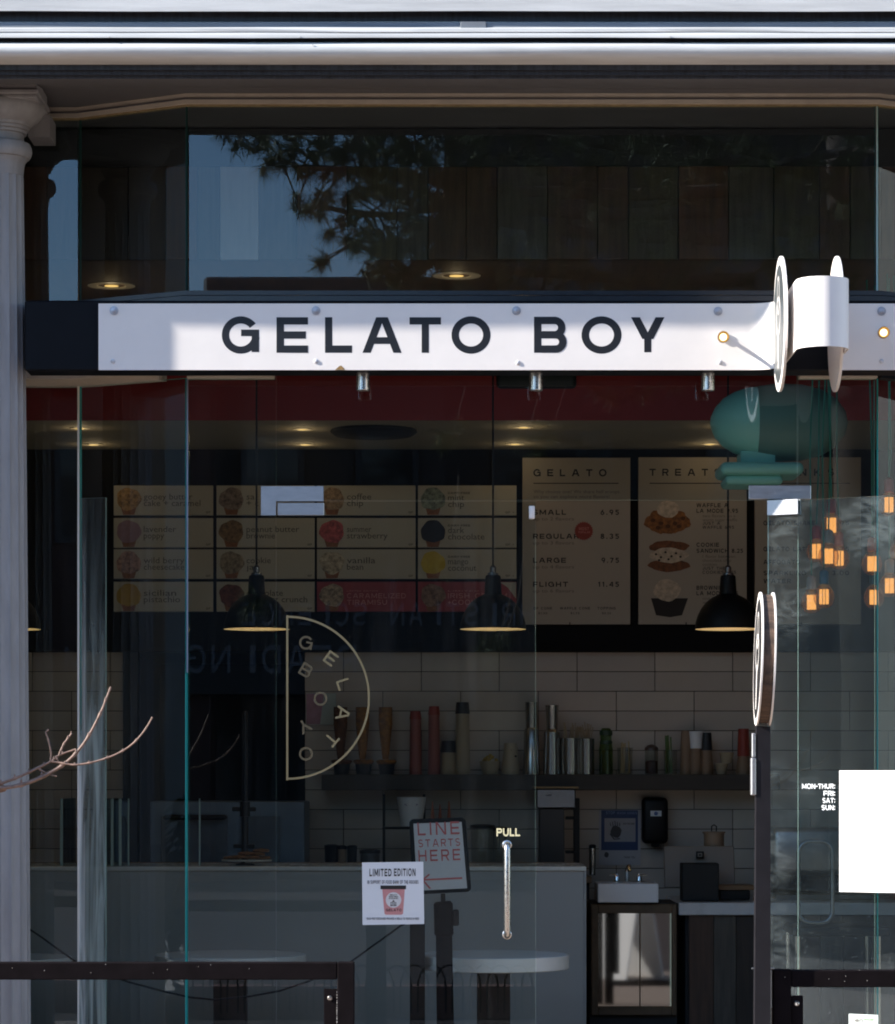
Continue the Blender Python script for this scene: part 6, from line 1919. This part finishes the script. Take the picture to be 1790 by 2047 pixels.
for sgn in (-1, 1):
    q0 = Vector((1.25, -5.2, 0)); u = Vector((.7, .7, 0)) * .3; n_ = Vector((-.7, .7, 0)) * .2 * sgn
    mb = MB(); mb.prism([q0 - u + n_, q0 + u + n_, q0 + u + n_ * .08 + Vector((0, 0, .8)), q0 - u + n_ * .08 + Vector((0, 0, .8))], n_.normalized() * .015); build('panel', mb, M_paper, ab)
# pine tree across the pavement
pt = empty('pine_tree', (4.2, -17.5, 0), 'big pine with long needle tufts across the pavement, mirrored in the upper glass', 'tree')
mb = MB(); mb.tube([(4.2, -17.5, 0), (4.15, -17.5, 2.5), (4.0, -17.4, 5), (3.9, -17.4, 8), (3.9, -17.3, 11), (4, -17.3, 14)], [.34, .28, .24, .2, .14, .05], 16); build('trunk', mb, M_bark, pt, smooth=60)
rp = random.Random(42)
YPN = -16.0
def V(px, py, Y=YPN):
    """point that mirrors to this pixel when it stands at depth Y on the street side"""
    d = -Y - CAM_Y
    return Vector(((px - 895) * d / FPX, Y, CAM_Z + (1560 - py) * d / FPX))
tips = []
limbs = [((1500, 330), [(1300, 300), (1000, 255), (760, 245), (560, 262), (480, 252)]), ((1500, 380), [(1250, 390), (1000, 380), (850, 360), (720, 340), (600, 335), (560, 318)]),
         ((1500, 420), [(1250, 430), (1000, 420), (900, 405), (800, 432), (700, 425), (630, 410)]), ((1500, 480), [(1200, 470), (980, 440), (880, 460), (800, 500), (745, 505), (700, 480)]),
         ((1500, 300), [(1300, 250), (1100, 200), (900, 180), (700, 170)]), ((1500, 560), [(1300, 560), (1100, 545), (960, 540), (880, 520), (820, 545), (770, 540)]),
         ((1500, 250), [(1350, 180), (1150, 140), (900, 120)]), ((1500, 350), [(1600, 320), (1700, 300), (1850, 320)]), ((1500, 450), [(1600, 470), (1700, 440), (1800, 420)])]
mb = MB()
for k, (b_, ps_) in enumerate(limbs):
    Y0 = YPN - 1.4; pts = [V(*b_, Y0)]
    for i, p_ in enumerate(ps_):
        pts.append(V(*p_, YPN - 1.2 + rp.uniform(-.3, .3) + .25 * i))
    n = len(pts)
    mb.tube(pts, [.06 * (1 - i / n) + .010 for i in range(n)], 7)
    for i in range(1, n):
        for q in range(15 if i < n - 1 else 6):
            t = rp.random(); p = pts[i - 1].lerp(pts[i], t if i < n - 1 else .7 + .3 * t)
            e = p + Vector((rp.uniform(-.32, .32), rp.uniform(-.5, .5), rp.uniform(-.3, .22)))
            mb.tube([p, e], [.012, .006], 5); tips.append(e)
        tips.append(pts[i])
# lower hanging sprays
for (x_, y_) in ((905, 880), (1100, 872), (1045, 905), (1285, 792), (1210, 800), (1340, 770), (985, 1312), (880, 1142), (520, 1205), (1000, 1300), (1250, 640), (1420, 620), (1600, 500), (1700, 560)):
    top = V(x_ + rp.uniform(20, 60), y_ - 190, YPN - .9); e = V(x_, y_, YPN - .6)
    mb.tube([top, top.lerp(e, .5) + Vector((.06, 0, .03)), e], [.014, .010, .005], 5)
    for q in range(4): tips.append(e + Vector((rp.uniform(-.13, .13), rp.uniform(-.2, .2), rp.uniform(-.08, .14))))
for (x_, y_) in ((452, 268), (480, 285), (505, 300), (530, 275), (548, 318), (585, 300), (600, 345), (560, 265), (610, 265), (640, 300), (652, 350), (690, 395), (626, 412), (604, 424), (735, 475), (708, 490), (765, 505)):
    tips.append(V(x_, y_, YPN + rp.uniform(-.6, .4))); tips.append(V(x_ + rp.uniform(-14, 24), y_ + rp.uniform(-16, 12), YPN + rp.uniform(-.6, .4)))
for k in range(150):
    tips.append(V(rp.uniform(900, 1720), rp.uniform(225, 585), YPN + rp.uniform(-.5, .8)))
for k in range(230):
    x_ = rp.triangular(600, 980, 860); y_ = rp.uniform(150, 300 + (x_ - 600) * .45)
    tips.append(V(x_, y_, YPN + rp.uniform(-2.2, .3)))
for k in range(46):
    tips.append(V(rp.triangular(720, 930, 860), rp.uniform(430, 575), YPN + rp.uniform(-1.0, .3)))
for k in range(330):  # bulk of the crown
    x_ = rp.triangular(640, 1900, 1250); y_ = rp.uniform(-250, 470)
    if y_ > 330 and x_ < 900: continue
    tips.append(V(x_, y_, YPN + rp.uniform(-2.6, .5)))
build('limbs', mb, M_bark, pt, smooth=60)
mb = MB()
bmv = mb.bm
for e in tips:
    base = Vector((rp.uniform(-1, 1), rp.uniform(-1, 1), rp.uniform(-.9, .5))).normalized()
    for q in range(64):
        d = (Vector((rp.gauss(0, 1), rp.gauss(0, 1), rp.gauss(0, 1))).normalized() + base * .75).normalized()
        L_ = rp.uniform(.12, .2)
        sd_ = d.cross(Vector((rp.uniform(-1, 1), rp.uniform(-1, 1), rp.uniform(-1, 1)))).normalized() * .0048
        o = e + base * rp.uniform(-.05, .05)
        bmv.faces.new([bmv.verts.new(o - sd_), bmv.verts.new(o + sd_), bmv.verts.new(o + d * L_ + Vector((0, 0, -.015)))]).material_index = 0
M_needle = mat('pine_needles', (.085, .105, .04), .6, noise=.5, nscale=3)
build('crown', mb, M_needle, pt, smooth=False, kind='stuff', weld=False)

# brick planter with a loop-top wire edging across the walk (mirrored low in the glass)
YW = -6.2
pl = empty('brick_planter', (0, YW - .3, 0), 'low pinkish brick planter wall across the walk', 'planter')
mb = MB(); mb.box(-2.6, 1.4, YW - .5, YW - .3, 0, .20); build('planter_wall', mb, mat('pink_brick', (.26, .13, .10), .85, noise=.3, nscale=9), pl)
mb = MB(); mb.box(-2.6, 1.4, YW - 1.3, YW - .501, 0, .16); build('soil', mb, mat('planter_soil', (.05, .035, .025), .9, noise=.4, nscale=10), pl)
lf = empty('loop_top_edging', (0, YW, 0), 'black wire edging with rows of crossing loops in front of the planter', 'edging')
loopm = None
for k in range(34):
    x = -2.3 + k * .105
    if loopm is None:
        mb = MB(); pts = [(-.085, 0, 0), (-.085, 0, .14)] + [(.085 * -cos(pi * j / 10), 0, .16 + .13 * sin(pi * j / 10)) for j in range(11)] + [(.085, 0, .14), (.085, 0, 0)]
        mb.tube(pts, .006, 6)
        for v in mb.bm.verts: v.co += ORIGIN[lf.name]
        o = build('wire_loop', mb, M_fence, lf, smooth=60); loopm = o.data
    else:
        o = bpy.data.objects.new('wire_loop', loopm); COL.objects.link(o); o.parent = lf
    o.location = Vector((x, YW + (.004 if k % 2 else -.004) - ORIGIN[lf.name].y, .06))
